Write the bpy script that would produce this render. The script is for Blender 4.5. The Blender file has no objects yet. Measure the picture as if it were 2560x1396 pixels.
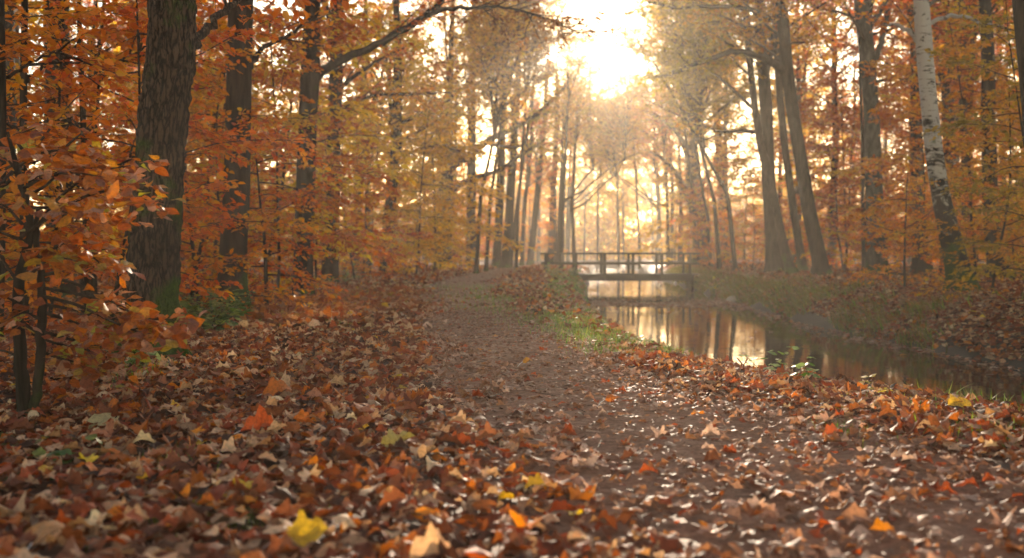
import bpy, math, random
import numpy as np
R = math.radians
C = bpy.context.scene.collection
S = bpy.context.scene

# ------------------------------------------------------------------ camera, sky, sun, exposure
CAMZ = 0.75
cam_d = bpy.data.cameras.new('camera'); cam = bpy.data.objects.new('camera', cam_d); C.objects.link(cam)
cam.location = (0, 0, CAMZ); cam.rotation_euler = (R(90), 0, 0)
cam_d.sensor_width = 36; cam_d.lens = 36; cam_d.shift_y = -58/2560
cam_d.clip_start = 0.05; cam_d.clip_end = 2000
cam_d.dof.use_dof = True; cam_d.dof.focus_distance = 6.3; cam_d.dof.aperture_fstop = 2.2
S.camera = cam
SUN_EL, SUN_AZ = 11.7, 4.9            # degrees above horizon, degrees to the right of +y
W = bpy.data.worlds.new('World'); S.world = W; W.use_nodes = True
nt = W.node_tree; nt.nodes.clear()
sky = nt.nodes.new('ShaderNodeTexSky'); sky.sky_type = 'NISHITA'; sky.sun_disc = False
sky.sun_elevation = R(SUN_EL); sky.sun_rotation = R(SUN_AZ)
sky.air_density = 1.0; sky.dust_density = .4; sky.ozone_density = 0.6
bg = nt.nodes.new('ShaderNodeBackground'); bg.inputs['Strength'].default_value = 0.12
wo = nt.nodes.new('ShaderNodeOutputWorld')
wb = nt.nodes.new('ShaderNodeMix'); wb.data_type = 'RGBA'; wb.blend_type = 'MULTIPLY'; wb.inputs[0].default_value = 1; wb.inputs[7].default_value = (1, .88, .72, 1)
nt.links.new(sky.outputs[0], wb.inputs[6]); nt.links.new(wb.outputs[2], bg.inputs[0]); nt.links.new(bg.outputs[0], wo.inputs[0])
sd = bpy.data.lights.new('sun', 'SUN'); sd.energy = 5.0; sd.angle = R(0.5); sd.color = (1, .81, .60)
sun = bpy.data.objects.new('sun', sd); C.objects.link(sun)
sun.rotation_euler = (R(90-SUN_EL), 0, R(180-SUN_AZ))
sun.location = (4, 60, 40)
S.view_settings.view_transform = 'Standard'; S.view_settings.look = 'None'
S.view_settings.exposure = 1.8; S.view_settings.gamma = 1; S.view_settings.use_curve_mapping = False
cy = S.cycles
cy.max_bounces = 6; cy.diffuse_bounces = 3; cy.glossy_bounces = 2; cy.transmission_bounces = 2
cy.volume_bounces = 1; cy.transparent_max_bounces = 4
cy.use_denoising = True; cy.use_adaptive_sampling = False
cy.sample_clamp_indirect = 6; cy.caustics_reflective = False; cy.caustics_refractive = False
HAZE_DENSITY = 0.0013; HAZE_G = 0.62

# ------------------------------------------------------------------ helpers
def px(x, y, d):
    """a point of the place seen at photo pixel (x, y), d metres ahead"""
    return np.array([(x-1280)/2560*d, d, CAMZ-(y-640)/2560*d])

def vnoise(x, y, seed=0):
    xi = np.floor(x).astype(np.int64); yi = np.floor(y).astype(np.int64)
    fx = x-xi; fy = y-yi
    fx = fx*fx*(3-2*fx); fy = fy*fy*(3-2*fy)
    def h(a, b):
        n = (a*374761393 + b*668265263 + seed*974634777) & 0xffffffff
        n = ((n ^ (n >> 13))*1274126177) & 0xffffffff
        return ((n ^ (n >> 16)) & 0xffff)/65535.0
    return (h(xi, yi)*(1-fx)+h(xi+1, yi)*fx)*(1-fy)+(h(xi, yi+1)*(1-fx)+h(xi+1, yi+1)*fx)*fy

def fbm(x, y, seed=0, o=4):
    a = 0; s = 0.5
    for i in range(o):
        a = a+s*vnoise(x*2**i, y*2**i, seed+i*17); s *= .5
    return a/(1-.5**o)

class MB:
    """collects geometry, then links it as ONE mesh object"""
    def __init__(self): self.v = []; self.f = []; self.c = []; self.m = []; self.n = 0; self.s = []
    def add(self, v, f, col=(1, 1, 1), mat=0, smooth=False):
        v = np.asarray(v, np.float32).reshape(-1, 3); f = np.asarray(f, np.int64)
        if len(f) == 0: return
        c = np.asarray(col, np.float32)
        if c.ndim == 1: c = np.tile(c[:3], (len(v), 1))
        self.v.append(v); self.c.append(c); self.f.append(f+self.n)
        self.m.append(np.full(len(f), mat, np.int32)); self.s.append(np.full(len(f), smooth, bool)); self.n += len(v)
    def inst(self, tv, tf, pos, fr, sc, col, mat=0):
        n = len(pos)
        if n == 0: return
        tv = np.asarray(tv, np.float32); tf = np.asarray(tf)
        if tv.ndim == 2:
            tv = np.broadcast_to(tv, (n,)+tv.shape)
        v = np.einsum('nvk,nkj->nvj', tv, fr)*np.asarray(sc, np.float32).reshape(-1, 1, 1)+pos[:, None, :]
        k = tv.shape[1]
        f = (tf[None]+(np.arange(n)*k)[:, None, None]).reshape(-1, tf.shape[1])
        self.add(v.reshape(-1, 3), f, np.repeat(col, k, 0), mat)
    def tube(self, p, r, sides=8, mat=0, col=(1, 1, 1), cap=True):
        p = np.asarray(p, float); r = np.asarray(r, float)*np.ones(len(p))
        t = np.gradient(p, axis=0); t /= np.linalg.norm(t, axis=1)[:, None]+1e-9
        ref = np.array([0, 1., 0]) if abs(t[:, 1]).mean() < .8 else np.array([1., 0, 0])
        a = np.cross(t, ref); a /= np.linalg.norm(a, axis=1)[:, None]; b = np.cross(a, t)
        th = np.arange(sides)/sides*2*math.pi
        v = p[:, None]+r[:, None, None]*(np.cos(th)[None, :, None]*a[:, None]+np.sin(th)[None, :, None]*b[:, None])
        i = np.arange(len(p)-1)[:, None]*sides; j = np.arange(sides)[None]; k = (j+1) % sides
        f = np.stack([i+j, i+k, i+sides+k, i+sides+j], -1).reshape(-1, 4)
        self.add(v.reshape(-1, 3), f, col, mat, True)
        if cap and sides == 4: pass
    def twigs(self, a, b, ra, rb, mat=0):
        a = np.asarray(a); b = np.asarray(b)
        d = b-a; d = d/(np.linalg.norm(d, axis=1)[:, None]+1e-9)
        s = np.cross(d, [0.1, .2, 1]); s /= np.linalg.norm(s, axis=1)[:, None]+1e-9; u = np.cross(s, d)
        V = []
        for (q, rr) in ((a, ra), (b, rb)):
            for k in range(3):
                t = k*2*math.pi/3
                V.append(q+rr*(math.cos(t)*s+math.sin(t)*u))
        V = np.stack(V, 1)
        tf = np.array([[0, 1, 4, 3], [1, 2, 5, 4], [2, 0, 3, 5]])
        f = (tf[None]+(np.arange(len(a))*6)[:, None, None]).reshape(-1, 4)
        self.add(V.reshape(-1, 3), f, (1, 1, 1), mat, True)
    def box(self, lo, hi, mat=0, col=(1, 1, 1)):
        x0, y0, z0 = lo; x1, y1, z1 = hi
        v = [(x0,y0,z0),(x1,y0,z0),(x1,y1,z0),(x0,y1,z0),(x0,y0,z1),(x1,y0,z1),(x1,y1,z1),(x0,y1,z1)]
        self.add(v, [(0,3,2,1),(4,5,6,7),(0,1,5,4),(1,2,6,5),(2,3,7,6),(3,0,4,7)], col, mat)
    def mesh(self, name, mats):
        me = bpy.data.meshes.new(name)
        V = np.concatenate(self.v); Cc = np.concatenate(self.c)
        me.vertices.add(len(V)); me.vertices.foreach_set('co', V.astype(np.float32).ravel())
        lt = np.concatenate([np.full(len(f), f.shape[1], np.int32) for f in self.f])
        lv = np.concatenate([f.ravel() for f in self.f]).astype(np.int32)
        me.loops.add(len(lv)); me.loops.foreach_set('vertex_index', lv)
        ls = np.concatenate([[0], np.cumsum(lt)[:-1]]).astype(np.int32)
        me.polygons.add(len(lt)); me.polygons.foreach_set('loop_start', ls); me.polygons.foreach_set('loop_total', lt)
        me.polygons.foreach_set('material_index', np.concatenate(self.m))
        me.polygons.foreach_set('use_smooth', np.concatenate(self.s))
        at = me.color_attributes.new('Col', 'FLOAT_COLOR', 'POINT')
        at.data.foreach_set('color', np.concatenate([Cc, np.ones((len(Cc), 1), np.float32)], 1).astype(np.float32).ravel())
        for m in (mats if isinstance(mats, (list, tuple)) else [mats]): me.materials.append(m)
        me.update(calc_edges=True)
        return me
    def build(self, name, mats, parent=None, loc=None):
        return link(name, self.mesh(name, mats), parent, loc)

def link(name, me, parent=None, loc=None):
    o = bpy.data.objects.new(name, me); C.objects.link(o)
    if parent is not None: o.parent = parent
    if loc is not None: o.location = loc
    return o
def tag(o, label=None, cat=None, group=None, kind=None):
    for k, v in (('label', label), ('category', cat), ('group', group), ('kind', kind)):
        if v: o[k] = v
    return o
def thing(name, label, cat, loc=(0, 0, 0), group=None):
    o = bpy.data.objects.new(name, None); C.objects.link(o); o.location = loc; o.empty_display_size = .2
    return tag(o, label, cat, group)

# ------------------------------------------------------------------ materials
def mat(name):
    m = bpy.data.materials.new(name); m.use_nodes = True; m.node_tree.nodes.clear()
    return m, m.node_tree.nodes, m.node_tree.links
def ramp(N, stops, interp='LINEAR'):
    r = N.new('ShaderNodeValToRGB'); r.color_ramp.interpolation = interp
    e = r.color_ramp.elements
    while len(e) < len(stops): e.new(.5)
    for i, (p, c) in enumerate(stops): e[i].position = p; e[i].color = (*c, 1)
    return r
def noise(N, L, coord, scale, detail=5, rough=.6, dist=0):
    n = N.new('ShaderNodeTexNoise'); n.inputs['Scale'].default_value = scale; n.inputs['Detail'].default_value = detail
    n.inputs['Roughness'].default_value = rough; n.inputs['Distortion'].default_value = dist
    if coord is not None: L.new(coord, n.inputs['Vector'])
    return n

def leaf_mat(name, stops=None, trans=.55, rough=.42, spec=.4, sat=1.35):
    """stops: palette looked up with Col.r ; None: Col itself"""
    m, N, L = mat(name)
    a = N.new('ShaderNodeAttribute'); a.attribute_name = 'Col'
    if stops:
        sep = N.new('ShaderNodeSeparateColor'); L.new(a.outputs['Color'], sep.inputs[0])
        rp = ramp(N, stops); L.new(sep.outputs[0], rp.inputs[0]); src = rp.outputs[0]
        oi = N.new('ShaderNodeObjectInfo')
        hs = N.new('ShaderNodeHueSaturation')
        mr = N.new('ShaderNodeMapRange'); mr.inputs[3].default_value = .485; mr.inputs[4].default_value = .512
        L.new(oi.outputs['Random'], mr.inputs[0]); L.new(mr.outputs[0], hs.inputs['Hue'])
        mv = N.new('ShaderNodeMapRange'); mv.inputs[3].default_value = .75; mv.inputs[4].default_value = 1.2
        L.new(sep.outputs[1], mv.inputs[0]); L.new(mv.outputs[0], hs.inputs['Value'])
        L.new(src, hs.inputs['Color']); src = hs.outputs[0]
    else:
        tc = N.new('ShaderNodeTexCoord'); nn = noise(N, L, tc.outputs['Object'], 70, 4, .7); r_ = ramp(N, [(.32, (.45,.42,.4)), (.5, (.95,.95,.95)), (.7, (1.2,1.15,1.1))])
        L.new(nn.outputs[0], r_.inputs[0]); mu = N.new('ShaderNodeMix'); mu.data_type = 'RGBA'; mu.blend_type = 'MULTIPLY'; mu.inputs[0].default_value = 1
        L.new(a.outputs['Color'], mu.inputs[6]); L.new(r_.outputs[0], mu.inputs[7]); src = mu.outputs[2]
    P = N.new('ShaderNodeBsdfPrincipled'); P.inputs['Roughness'].default_value = rough
    P.inputs['Specular IOR Level'].default_value = spec
    L.new(src, P.inputs['Base Color'])
    tr = N.new('ShaderNodeBsdfTranslucent')
    h2 = N.new('ShaderNodeHueSaturation'); h2.inputs['Saturation'].default_value = sat; h2.inputs['Value'].default_value = 1.35
    L.new(src, h2.inputs['Color']); L.new(h2.outputs[0], tr.inputs['Color'])
    mx = N.new('ShaderNodeMixShader'); mx.inputs[0].default_value = trans
    L.new(P.outputs[0], mx.inputs[1]); L.new(tr.outputs[0], mx.inputs[2])
    o = N.new('ShaderNodeOutputMaterial'); L.new(mx.outputs[0], o.inputs['Surface'])
    return m
def hexc(*s):  # linear colours
    return s
ML = {
 'orange': leaf_mat('leaf_orange', [(0, (.36,.08,.01)), (.35, (.62,.17,.015)), (.75, (.72,.28,.025)), (1, (.72,.44,.05))]),
 'rust':   leaf_mat('leaf_rust', [(0, (.28,.05,.01)), (.4, (.50,.10,.018)), (.8, (.62,.18,.025)), (1, (.62,.3,.05))]),
 'yellow': leaf_mat('leaf_yellow', [(0, (.55,.26,.02)), (.5, (.72,.42,.03)), (1, (.75,.54,.06))]),
 'gold':   leaf_mat('leaf_gold', [(0, (.34,.15,.02)), (.4, (.58,.27,.03)), (.8, (.66,.38,.04)), (1, (.5,.42,.06))]),
 'olive':  leaf_mat('leaf_olive', [(0, (.14,.11,.02)), (.5, (.32,.22,.03)), (1, (.55,.34,.04))]),
 'green':  leaf_mat('leaf_green', [(0, (.03,.06,.015)), (.6, (.08,.12,.03)), (1, (.25,.26,.06))]),
 'brown':  leaf_mat('leaf_brown', [(0, (.10,.04,.018)), (.5, (.2,.085,.03)), (1, (.42,.2,.06))]),
}
M_LITTER = leaf_mat('leaf_litter', None, trans=.25, rough=.68, spec=.25)
M_HERO = leaf_mat('leaf_beech_near', None, trans=.42, rough=.5, spec=.4)
M_GRASS = leaf_mat('grass_blades', None, trans=.4, rough=.4, spec=.4)

def bark_mat(name, dark, light, sx=14, sz=2.2, bump=.02, moss=0.0, mosstop=.6, rough=.85, birch=False, tight=False):
    m, N, L = mat(name)
    tc = N.new('ShaderNodeTexCoord'); mp = N.new('ShaderNodeMapping'); mp.inputs['Scale'].default_value = (sx, sx, sz)
    L.new(tc.outputs['Object'], mp.inputs['Vector'])
    n1 = noise(N, L, mp.outputs[0], 1, 8, .65, .6)
    n2 = noise(N, L, tc.outputs['Object'], 2.3, 4)
    if tight:      # furrowed bark: a network of long cracks between plates
        nd = noise(N, L, tc.outputs['Object'], 9, 4); ad_ = N.new('ShaderNodeVectorMath'); ad_.operation = 'MULTIPLY_ADD'; ad_.inputs[1].default_value = (1.6, 1.6, .8)
        L.new(nd.outputs['Color'], ad_.inputs[0]); L.new(mp.outputs[0], ad_.inputs[2])
        vo = N.new('ShaderNodeTexVoronoi'); vo.feature = 'DISTANCE_TO_EDGE'; vo.inputs['Scale'].default_value = 1; L.new(ad_.outputs[0], vo.inputs['Vector'])
        mu_ = N.new('ShaderNodeMath'); mu_.operation = 'MULTIPLY_ADD'; mu_.inputs[1].default_value = 1.3; L.new(vo.outputs['Distance'], mu_.inputs[0])
        m2_ = N.new('ShaderNodeMath'); m2_.operation = 'MULTIPLY'; m2_.inputs[1].default_value = .45; L.new(n1.outputs[0], m2_.inputs[0]); L.new(m2_.outputs[0], mu_.inputs[2])
        n1 = mu_
    rp = ramp(N, [(.26, dark), (.5, light)] if tight else [(.38, dark), (.6, light)]); L.new(n1.outputs[0], rp.inputs[0])
    col = rp.outputs[0]
    if birch:
        mp2 = N.new('ShaderNodeMapping'); mp2.inputs['Scale'].default_value = (3.2, 3.2, 5.5); L.new(tc.outputs['Object'], mp2.inputs['Vector'])
        nb = noise(N, L, mp2.outputs[0], 1, 6, .7, 1.2)
        mp3 = N.new('ShaderNodeMapping'); mp3.inputs['Scale'].default_value = (5, 5, 34); L.new(tc.outputs['Object'], mp3.inputs['Vector'])
        nl = noise(N, L, mp3.outputs[0], 1, 3, .6, .2)
        sp = N.new('ShaderNodeSeparateXYZ'); L.new(tc.outputs['Object'], sp.inputs[0])
        mr = N.new('ShaderNodeMapRange'); mr.inputs[1].default_value = 0; mr.inputs[2].default_value = 3.2
        mr.inputs[3].default_value = -.22; mr.inputs[4].default_value = .08; L.new(sp.outputs[2], mr.inputs[0])
        ad = N.new('ShaderNodeMath'); L.new(nb.outputs[0], ad.inputs[0]); L.new(mr.outputs[0], ad.inputs[1])
        r2 = ramp(N, [(.45, (.014,.011,.01)), (.53, (.42,.39,.35))]); L.new(ad.outputs[0], r2.inputs[0])
        r3 = ramp(N, [(.34, (.03,.025,.02)), (.40, (1,1,1))]); L.new(nl.outputs[0], r3.inputs[0])
        mm = N.new('ShaderNodeMix'); mm.data_type = 'RGBA'; mm.blend_type = 'MULTIPLY'; mm.inputs[0].default_value = .9
        L.new(r2.outputs[0], mm.inputs[6]); L.new(r3.outputs[0], mm.inputs[7]); col = mm.outputs[2]
    if moss > 0:
        sp = N.new('ShaderNodeSeparateXYZ'); L.new(tc.outputs['Object'], sp.inputs[0])
        mr = N.new('ShaderNodeMapRange'); mr.inputs[1].default_value = 0; mr.inputs[2].default_value = mosstop
        mr.inputs[3].default_value = .45*moss; mr.inputs[4].default_value = -.0 if tight else -.12; L.new(sp.outputs[2], mr.inputs[0])
        ad = N.new('ShaderNodeMath'); L.new(n2.outputs[0], ad.inputs[0]); L.new(mr.outputs[0], ad.inputs[1])
        rr = ramp(N, [(.55, (0,0,0)), (.66, (1,1,1))]); L.new(ad.outputs[0], rr.inputs[0])
        n3 = noise(N, L, tc.outputs['Object'], 60, 3)
        rg = ramp(N, [(.3, (.015,.03,.006)), (.7, (.07,.11,.015))]); L.new(n3.outputs[0], rg.inputs[0])
        mm = N.new('ShaderNodeMix'); mm.data_type = 'RGBA'; L.new(rr.outputs[0], mm.inputs[0])
        L.new(col, mm.inputs[6]); L.new(rg.outputs[0], mm.inputs[7]); col = mm.outputs[2]
    P = N.new('ShaderNodeBsdfPrincipled'); P.inputs['Roughness'].default_value = rough
    P.inputs['Specular IOR Level'].default_value = .125
    L.new(col, P.inputs['Base Color'])
    b = N.new('ShaderNodeBump'); b.inputs['Distance'].default_value = bump; b.inputs['Strength'].default_value = .9
    L.new(n1.outputs[0], b.inputs['Height']); L.new(b.outputs[0], P.inputs['Normal'])
    o = N.new('ShaderNodeOutputMaterial'); L.new(P.outputs[0], o.inputs['Surface'])
    return m
MB_OAK = bark_mat('bark_brown', (.012,.008,.006), (.06,.04,.028), moss=.7, mosstop=.9)
MB_HERO = bark_mat('bark_furrowed', (.012,.008,.006), (.10,.065,.045), sx=30, sz=5.5, bump=.03, moss=.9, mosstop=.75, tight=True)
MB_GREY = bark_mat('bark_grey', (.03,.028,.023), (.10,.092,.078), sx=9, sz=3, bump=.008, moss=1, mosstop=.7)
MB_DARK = bark_mat('bark_dark', (.012,.009,.006), (.05,.035,.026), moss=.3)
MB_BIRCH = bark_mat('bark_birch', (.03,.025,.02), (.2,.18,.16), moss=.9, mosstop=1.2, birch=True)
M_TWIG = bark_mat('twig_bark', (.02,.014,.01), (.07,.045,.03), sx=30, sz=30, bump=.002)

def ground_mat():
    m, N, L = mat('forest_floor')
    tc = N.new('ShaderNodeTexCoord')
    v = N.new('ShaderNodeTexVoronoi'); v.inputs['Scale'].default_value = 11; L.new(tc.outputs['Object'], v.inputs['Vector'])
    n = noise(N, L, tc.outputs['Object'], .8, 5)
    sep = N.new('ShaderNodeSeparateColor'); L.new(v.outputs['Color'], sep.inputs[0])
    rp = ramp(N, [(0, (.05,.022,.012)), (.3, (.12,.05,.025)), (.6, (.2,.075,.03)), (.85, (.26,.13,.07)), (1, (.34,.2,.12))]); L.new(sep.outputs[0], rp.inputs[0])
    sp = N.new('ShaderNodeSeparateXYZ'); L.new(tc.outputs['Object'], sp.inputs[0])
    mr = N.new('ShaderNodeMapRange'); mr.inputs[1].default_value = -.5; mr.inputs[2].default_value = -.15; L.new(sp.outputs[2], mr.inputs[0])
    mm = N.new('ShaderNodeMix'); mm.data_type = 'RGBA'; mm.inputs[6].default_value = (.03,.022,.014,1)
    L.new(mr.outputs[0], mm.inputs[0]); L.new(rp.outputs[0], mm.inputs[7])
    P = N.new('ShaderNodeBsdfPrincipled'); P.inputs['Roughness'].default_value = .8
    L.new(mm.outputs[2], P.inputs['Base Color'])
    b = N.new('ShaderNodeBump'); b.inputs['Distance'].default_value = .03; L.new(sep.outputs[1], b.inputs['Height']); L.new(b.outputs[0], P.inputs['Normal'])
    o = N.new('ShaderNodeOutputMaterial'); L.new(P.outputs[0], o.inputs['Surface'])
    return m
def path_mat():
    m, N, L = mat('trodden_earth')
    tc = N.new('ShaderNodeTexCoord')
    n = noise(N, L, tc.outputs['Object'], 3.5, 8, .7); n2 = noise(N, L, tc.outputs['Object'], 38, 8, .8)
    rp = ramp(N, [(.3, (.23,.13,.088)), (.7, (.45,.28,.20))]); L.new(n.outputs[0], rp.inputs[0])
    r2 = ramp(N, [(.36, (.45,.42,.4)), (.5, (.9,.9,.9)), (.66, (1.25,1.22,1.2))]); L.new(n2.outputs[0], r2.inputs[0])
    mm = N.new('ShaderNodeMix'); mm.data_type = 'RGBA'; mm.blend_type = 'MULTIPLY'; mm.inputs[0].default_value = 1
    L.new(rp.outputs[0], mm.inputs[6]); L.new(r2.outputs[0], mm.inputs[7])
    P = N.new('ShaderNodeBsdfDiffuse'); P.inputs['Roughness'].default_value = 1; L.new(mm.outputs[2], P.inputs['Color'])
    b = N.new('ShaderNodeBump'); b.inputs['Distance'].default_value = .006; L.new(n2.outputs[0], b.inputs['Height']); L.new(b.outputs[0], P.inputs['Normal'])
    o = N.new('ShaderNodeOutputMaterial'); L.new(P.outputs[0], o.inputs['Surface'])
    return m
def water_mat():
    m, N, L = mat('still_water')
    tc = N.new('ShaderNodeTexCoord'); n = noise(N, L, tc.outputs['Object'], 1.3, 3)
    P = N.new('ShaderNodeBsdfPrincipled'); P.inputs['Base Color'].default_value = (.018,.013,.007,1)
    P.inputs['Roughness'].default_value = .05; P.inputs['IOR'].default_value = 1.4; P.inputs['Specular IOR Level'].default_value = .75
    b = N.new('ShaderNodeBump'); b.inputs['Distance'].default_value = .012; b.inputs['Strength'].default_value = .35
    L.new(n.outputs[0], b.inputs['Height']); L.new(b.outputs[0], P.inputs['Normal'])
    o = N.new('ShaderNodeOutputMaterial'); L.new(P.outputs[0], o.inputs['Surface'])
    return m
def wood_mat(name, a, c):
    m, N, L = mat(name)
    tc = N.new('ShaderNodeTexCoord'); mp = N.new('ShaderNodeMapping'); mp.inputs['Scale'].default_value = (2, 25, 25); L.new(tc.outputs['Object'], mp.inputs[0])
    n = noise(N, L, mp.outputs[0], 1, 6); rp = ramp(N, [(.3, a), (.7, c)]); L.new(n.outputs[0], rp.inputs[0])
    P = N.new('ShaderNodeBsdfPrincipled'); P.inputs['Roughness'].default_value = .75; L.new(rp.outputs[0], P.inputs['Base Color'])
    b = N.new('ShaderNodeBump'); b.inputs['Distance'].default_value = .004; L.new(n.outputs[0], b.inputs['Height']); L.new(b.outputs[0], P.inputs['Normal'])
    o = N.new('ShaderNodeOutputMaterial'); L.new(P.outputs[0], o.inputs['Surface'])
    return m
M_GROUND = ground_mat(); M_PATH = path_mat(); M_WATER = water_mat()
M_WOOD = wood_mat('weathered_timber', (.022,.018,.011), (.06,.05,.03)); M_BEAM = wood_mat('dark_timber', (.014,.01,.007), (.035,.025,.017))

# ------------------------------------------------------------------ terrain
WATER_Z = -.65
CY = [-5, 2.5, 5.3, 7.7, 8.7, 12.8, 24, 32, 43, 60, 100, 145]
CX = [5.2, 3.6, 2.75, 1.62, 1.38, 1.12, 1.45, 2.0, 2.75, 4.2, 7.6, 12]
RY = [-5, 12.6, 18.4, 26, 40, 60, 100, 145]
RX = [6.9, 6.3, 6.0, 6.4, 7.4, 9.0, 12.2, 16]
PY = [-5, 2.54, 3.76, 6.2, 9.1, 19, 32, 43, 60, 90, 150]
PX = [2.3, 1.05, .75, .35, -.1, -1.0, -1.3, -.8, -.2, 2, 6]
_yy = np.linspace(-5, 150, 1500)
def _sm(a, b, w=1.6):
    v = np.interp(_yy, a, b); k = np.exp(-.5*(np.arange(-30, 31)*(_yy[1]-_yy[0])/w)**2); k /= k.sum()
    return np.convolve(np.pad(v, 30, mode='edge'), k, 'valid')
_cl, _cr, _cp = _sm(CY, CX, .8), _sm(RY, RX), _sm(PY, PX)
crest = lambda y: np.interp(y, _yy, _cl)
xright = lambda y: np.interp(y, _yy, _cr)
xpath = lambda y: np.interp(y, _yy, _cp)
def ground_z(x, y):
    x = np.asarray(x, float); y = np.asarray(y, float)
    s = x-crest(y)+.18*(vnoise(x*.0, y*1.3, 5)-.5); t = x-xright(y)+.35*(vnoise(x*0, y*.9, 8)-.5)
    zl = np.interp(s, [-1.4, -.3, 0, .42, 1.2], [0, -.05, -.12, -.72, -1.0])
    zr = np.interp(t, [-1, -.1, 0, .45, 1.3, 3], [-1.0, -.74, -.62, -.22, .06, .12])
    z = np.where(s < 1.2, zl, np.where(t > -1, zr, -1.0))
    z = np.maximum(z, np.where(t > -1, zr, -1.0)*1.0) if z.ndim == 0 else np.where((s > 1.2) & (t > -1), zr, z)
    und = (fbm(x*.5, y*.5, 3)-.5)*.16*np.clip(np.abs(x-xpath(y))/2-.3, 0, 1)
    far = np.clip((np.abs(x)-12)/60, 0, 1)*.8*(fbm(x*.05, y*.05, 9))
    end = np.clip((y-128)/8, 0, 1)
    z = z*(1-end)+end*.05
    return z+und*np.clip((z+.3)*4, 0, 1)+far
def axis(a): return np.unique(np.concatenate(a))
gx = axis([np.linspace(-160, -14, 40), np.arange(-14, -2, .3), np.arange(-2, 9, .09), np.arange(9, 16, .3), np.linspace(16, 160, 40)])
gy = axis([np.linspace(-30, 0, 12), np.arange(0, 22, .16), np.arange(22, 60, .4), np.arange(60, 150, 1.2), np.linspace(150, 260, 20)])
X, Y = np.meshgrid(gx, gy); Z = ground_z(X, Y)
m = MB(); nx = len(gx); i = (np.arange(len(gy)-1)[:, None]*nx+np.arange(nx-1)[None]).reshape(-1)
m.add(np.stack([X, Y, Z], -1).reshape(-1, 3), np.stack([i, i+1, i+1+nx, i+nx], -1), smooth=True)
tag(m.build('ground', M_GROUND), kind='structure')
# path: a trodden strip lying on the ground
py_ = np.concatenate([np.arange(-1, 14, .035), np.arange(14, 60, .25), np.arange(60, 125, 1)])
pu = np.linspace(-1, 1, 61)
U, Y = np.meshgrid(pu, py_); hw = 1.0+.35*(vnoise(Y*.6, U*0, 4)-.5)
X = xpath(Y)+U*hw
Z = ground_z(X, Y)+.016*(1-np.abs(U)**6)-.02*np.abs(U)**6+.028*(fbm(X*9, Y*9, 21, 6)-.5)+.03*(fbm(X*1.5, Y*1.2, 22, 3)-.5)*(1-U**4)-.012*np.exp(-((np.abs(U)-.5)/.18)**2)
m = MB(); nx = len(pu); i = (np.arange(len(py_)-1)[:, None]*nx+np.arange(nx-1)[None]).reshape(-1)
m.add(np.stack([X, Y, Z], -1).reshape(-1, 3), np.stack([i, i+1, i+1+nx, i+nx], -1), smooth=True)
tag(m.build('path', M_PATH), kind='structure')
m = MB()
ys = np.linspace(-4, 134, 70); v = []; 
for y in ys: v += [(float(crest(y))-.1, y, WATER_Z), (float(xright(y))+.6, y, WATER_Z)]
m.add(v, [(2*k, 2*k+1, 2*k+3, 2*k+2) for k in range(len(ys)-1)])
tag(m.build('water', M_WATER), kind='structure')

# ------------------------------------------------------------------ leaf shapes
def leaf_template(rng, kind, n=6, curl=.5):
    """returns verts (3n+..) faces; length 1 along +x, width along y, z normal"""
    t = np.linspace(0, 1, n)
    if kind == 'beech': w = .31*np.sin(math.pi*t**.82)**.95*(1+.05*np.cos(t*40))
    elif kind == 'oak':
        w = .33*np.sin(math.pi*t**1.2)**.65*(1+.3*np.cos(t*math.pi*2*3+rng.uniform(-.5, .5)))
    else: w = .36*np.sin(math.pi*t**.9)**.7*(1+.3*np.cos(t*math.pi*2*2.5))
    w[0] = .012; w[-1] = .01
    bend = rng.normal(0, .35*curl); side = rng.normal(.15, .6)*curl; tw = rng.normal(0, .9*curl); w1 = rng.uniform(0, 6); w2 = rng.uniform(0, 6)
    x = t; z = bend*(t-.5)**2*2-bend*.4+.05*curl*np.sin(t*5+rng.uniform(0, 6))
    V = []
    for k in range(n):
        for sgn in (1, 0, -1):
            a = tw*(t[k]-.5)
            yy = sgn*w[k]; zz = abs(sgn)*w[k]*(side+.55*curl*math.sin(5*t[k]+(w1 if sgn > 0 else w2)))+rng.normal(0, .01)*curl*abs(sgn)
            V.append((x[k]+(rng.normal(0, .012) if sgn else 0), yy*math.cos(a)-zz*math.sin(a), z[k]+yy*math.sin(a)+zz*math.cos(a)))
    V = np.array(V); V[:, 0] -= 0
    F = []
    for k in range(n-1):
        b = 3*k
        F += [(b, b+1, b+4, b+3), (b+1, b+2, b+5, b+4)]
    return V, np.array(F)
def maple_template(rng, curl=.5):
    ang = []; rad = []
    lob = [(-2.3, .45), (-1.15, .8), (0, 1.0), (1.15, .8), (2.3, .45)]
    for k, (a, r) in enumerate(lob):
        ang += [a-.28, a-.13, a, a+.13, a+.28]; rad += [r*.62, r*.68, r, r*.68, r*.6]
        if k < 4: ang.append(a+.575); rad.append(.27)
    ang = np.array(ang); rad = np.array(rad)*.62
    n = len(ang)
    V = [(.35, 0, 0)]; c1 = rng.normal(.5, .6)*curl; c2 = rng.normal(0, .6)*curl
    for a, r in zip(ang, rad):
        x = .35+r*math.cos(a); y = r*math.sin(a)
        V.append((x, y, c1*r*r+c2*(x-.3)*abs(y)*2+rng.normal(0, .03)*curl))
    V.append((0-.02, 0, 0))
    # radial ring halfway
    F = [(0, k, k+1) for k in range(1, n)]
    F += [(0, n, n+1), (0, n+1, 1)]
    return np.array(V), np.array(F)
QUAD_V = np.array([(0, 0, 0), (.45, .3, .05), (1, 0, -.04), (.45, -.3, .05)], float); QUAD_F = np.array([(0, 2, 1), (0, 3, 2)])
HEX_V = np.array([(0, 0, 0), (.3, .27, .07), (.72, .22, .05), (1, 0, -.08), (.72, -.22, .05), (.3, -.27, .07), (.5, 0, 0)], float)
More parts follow.
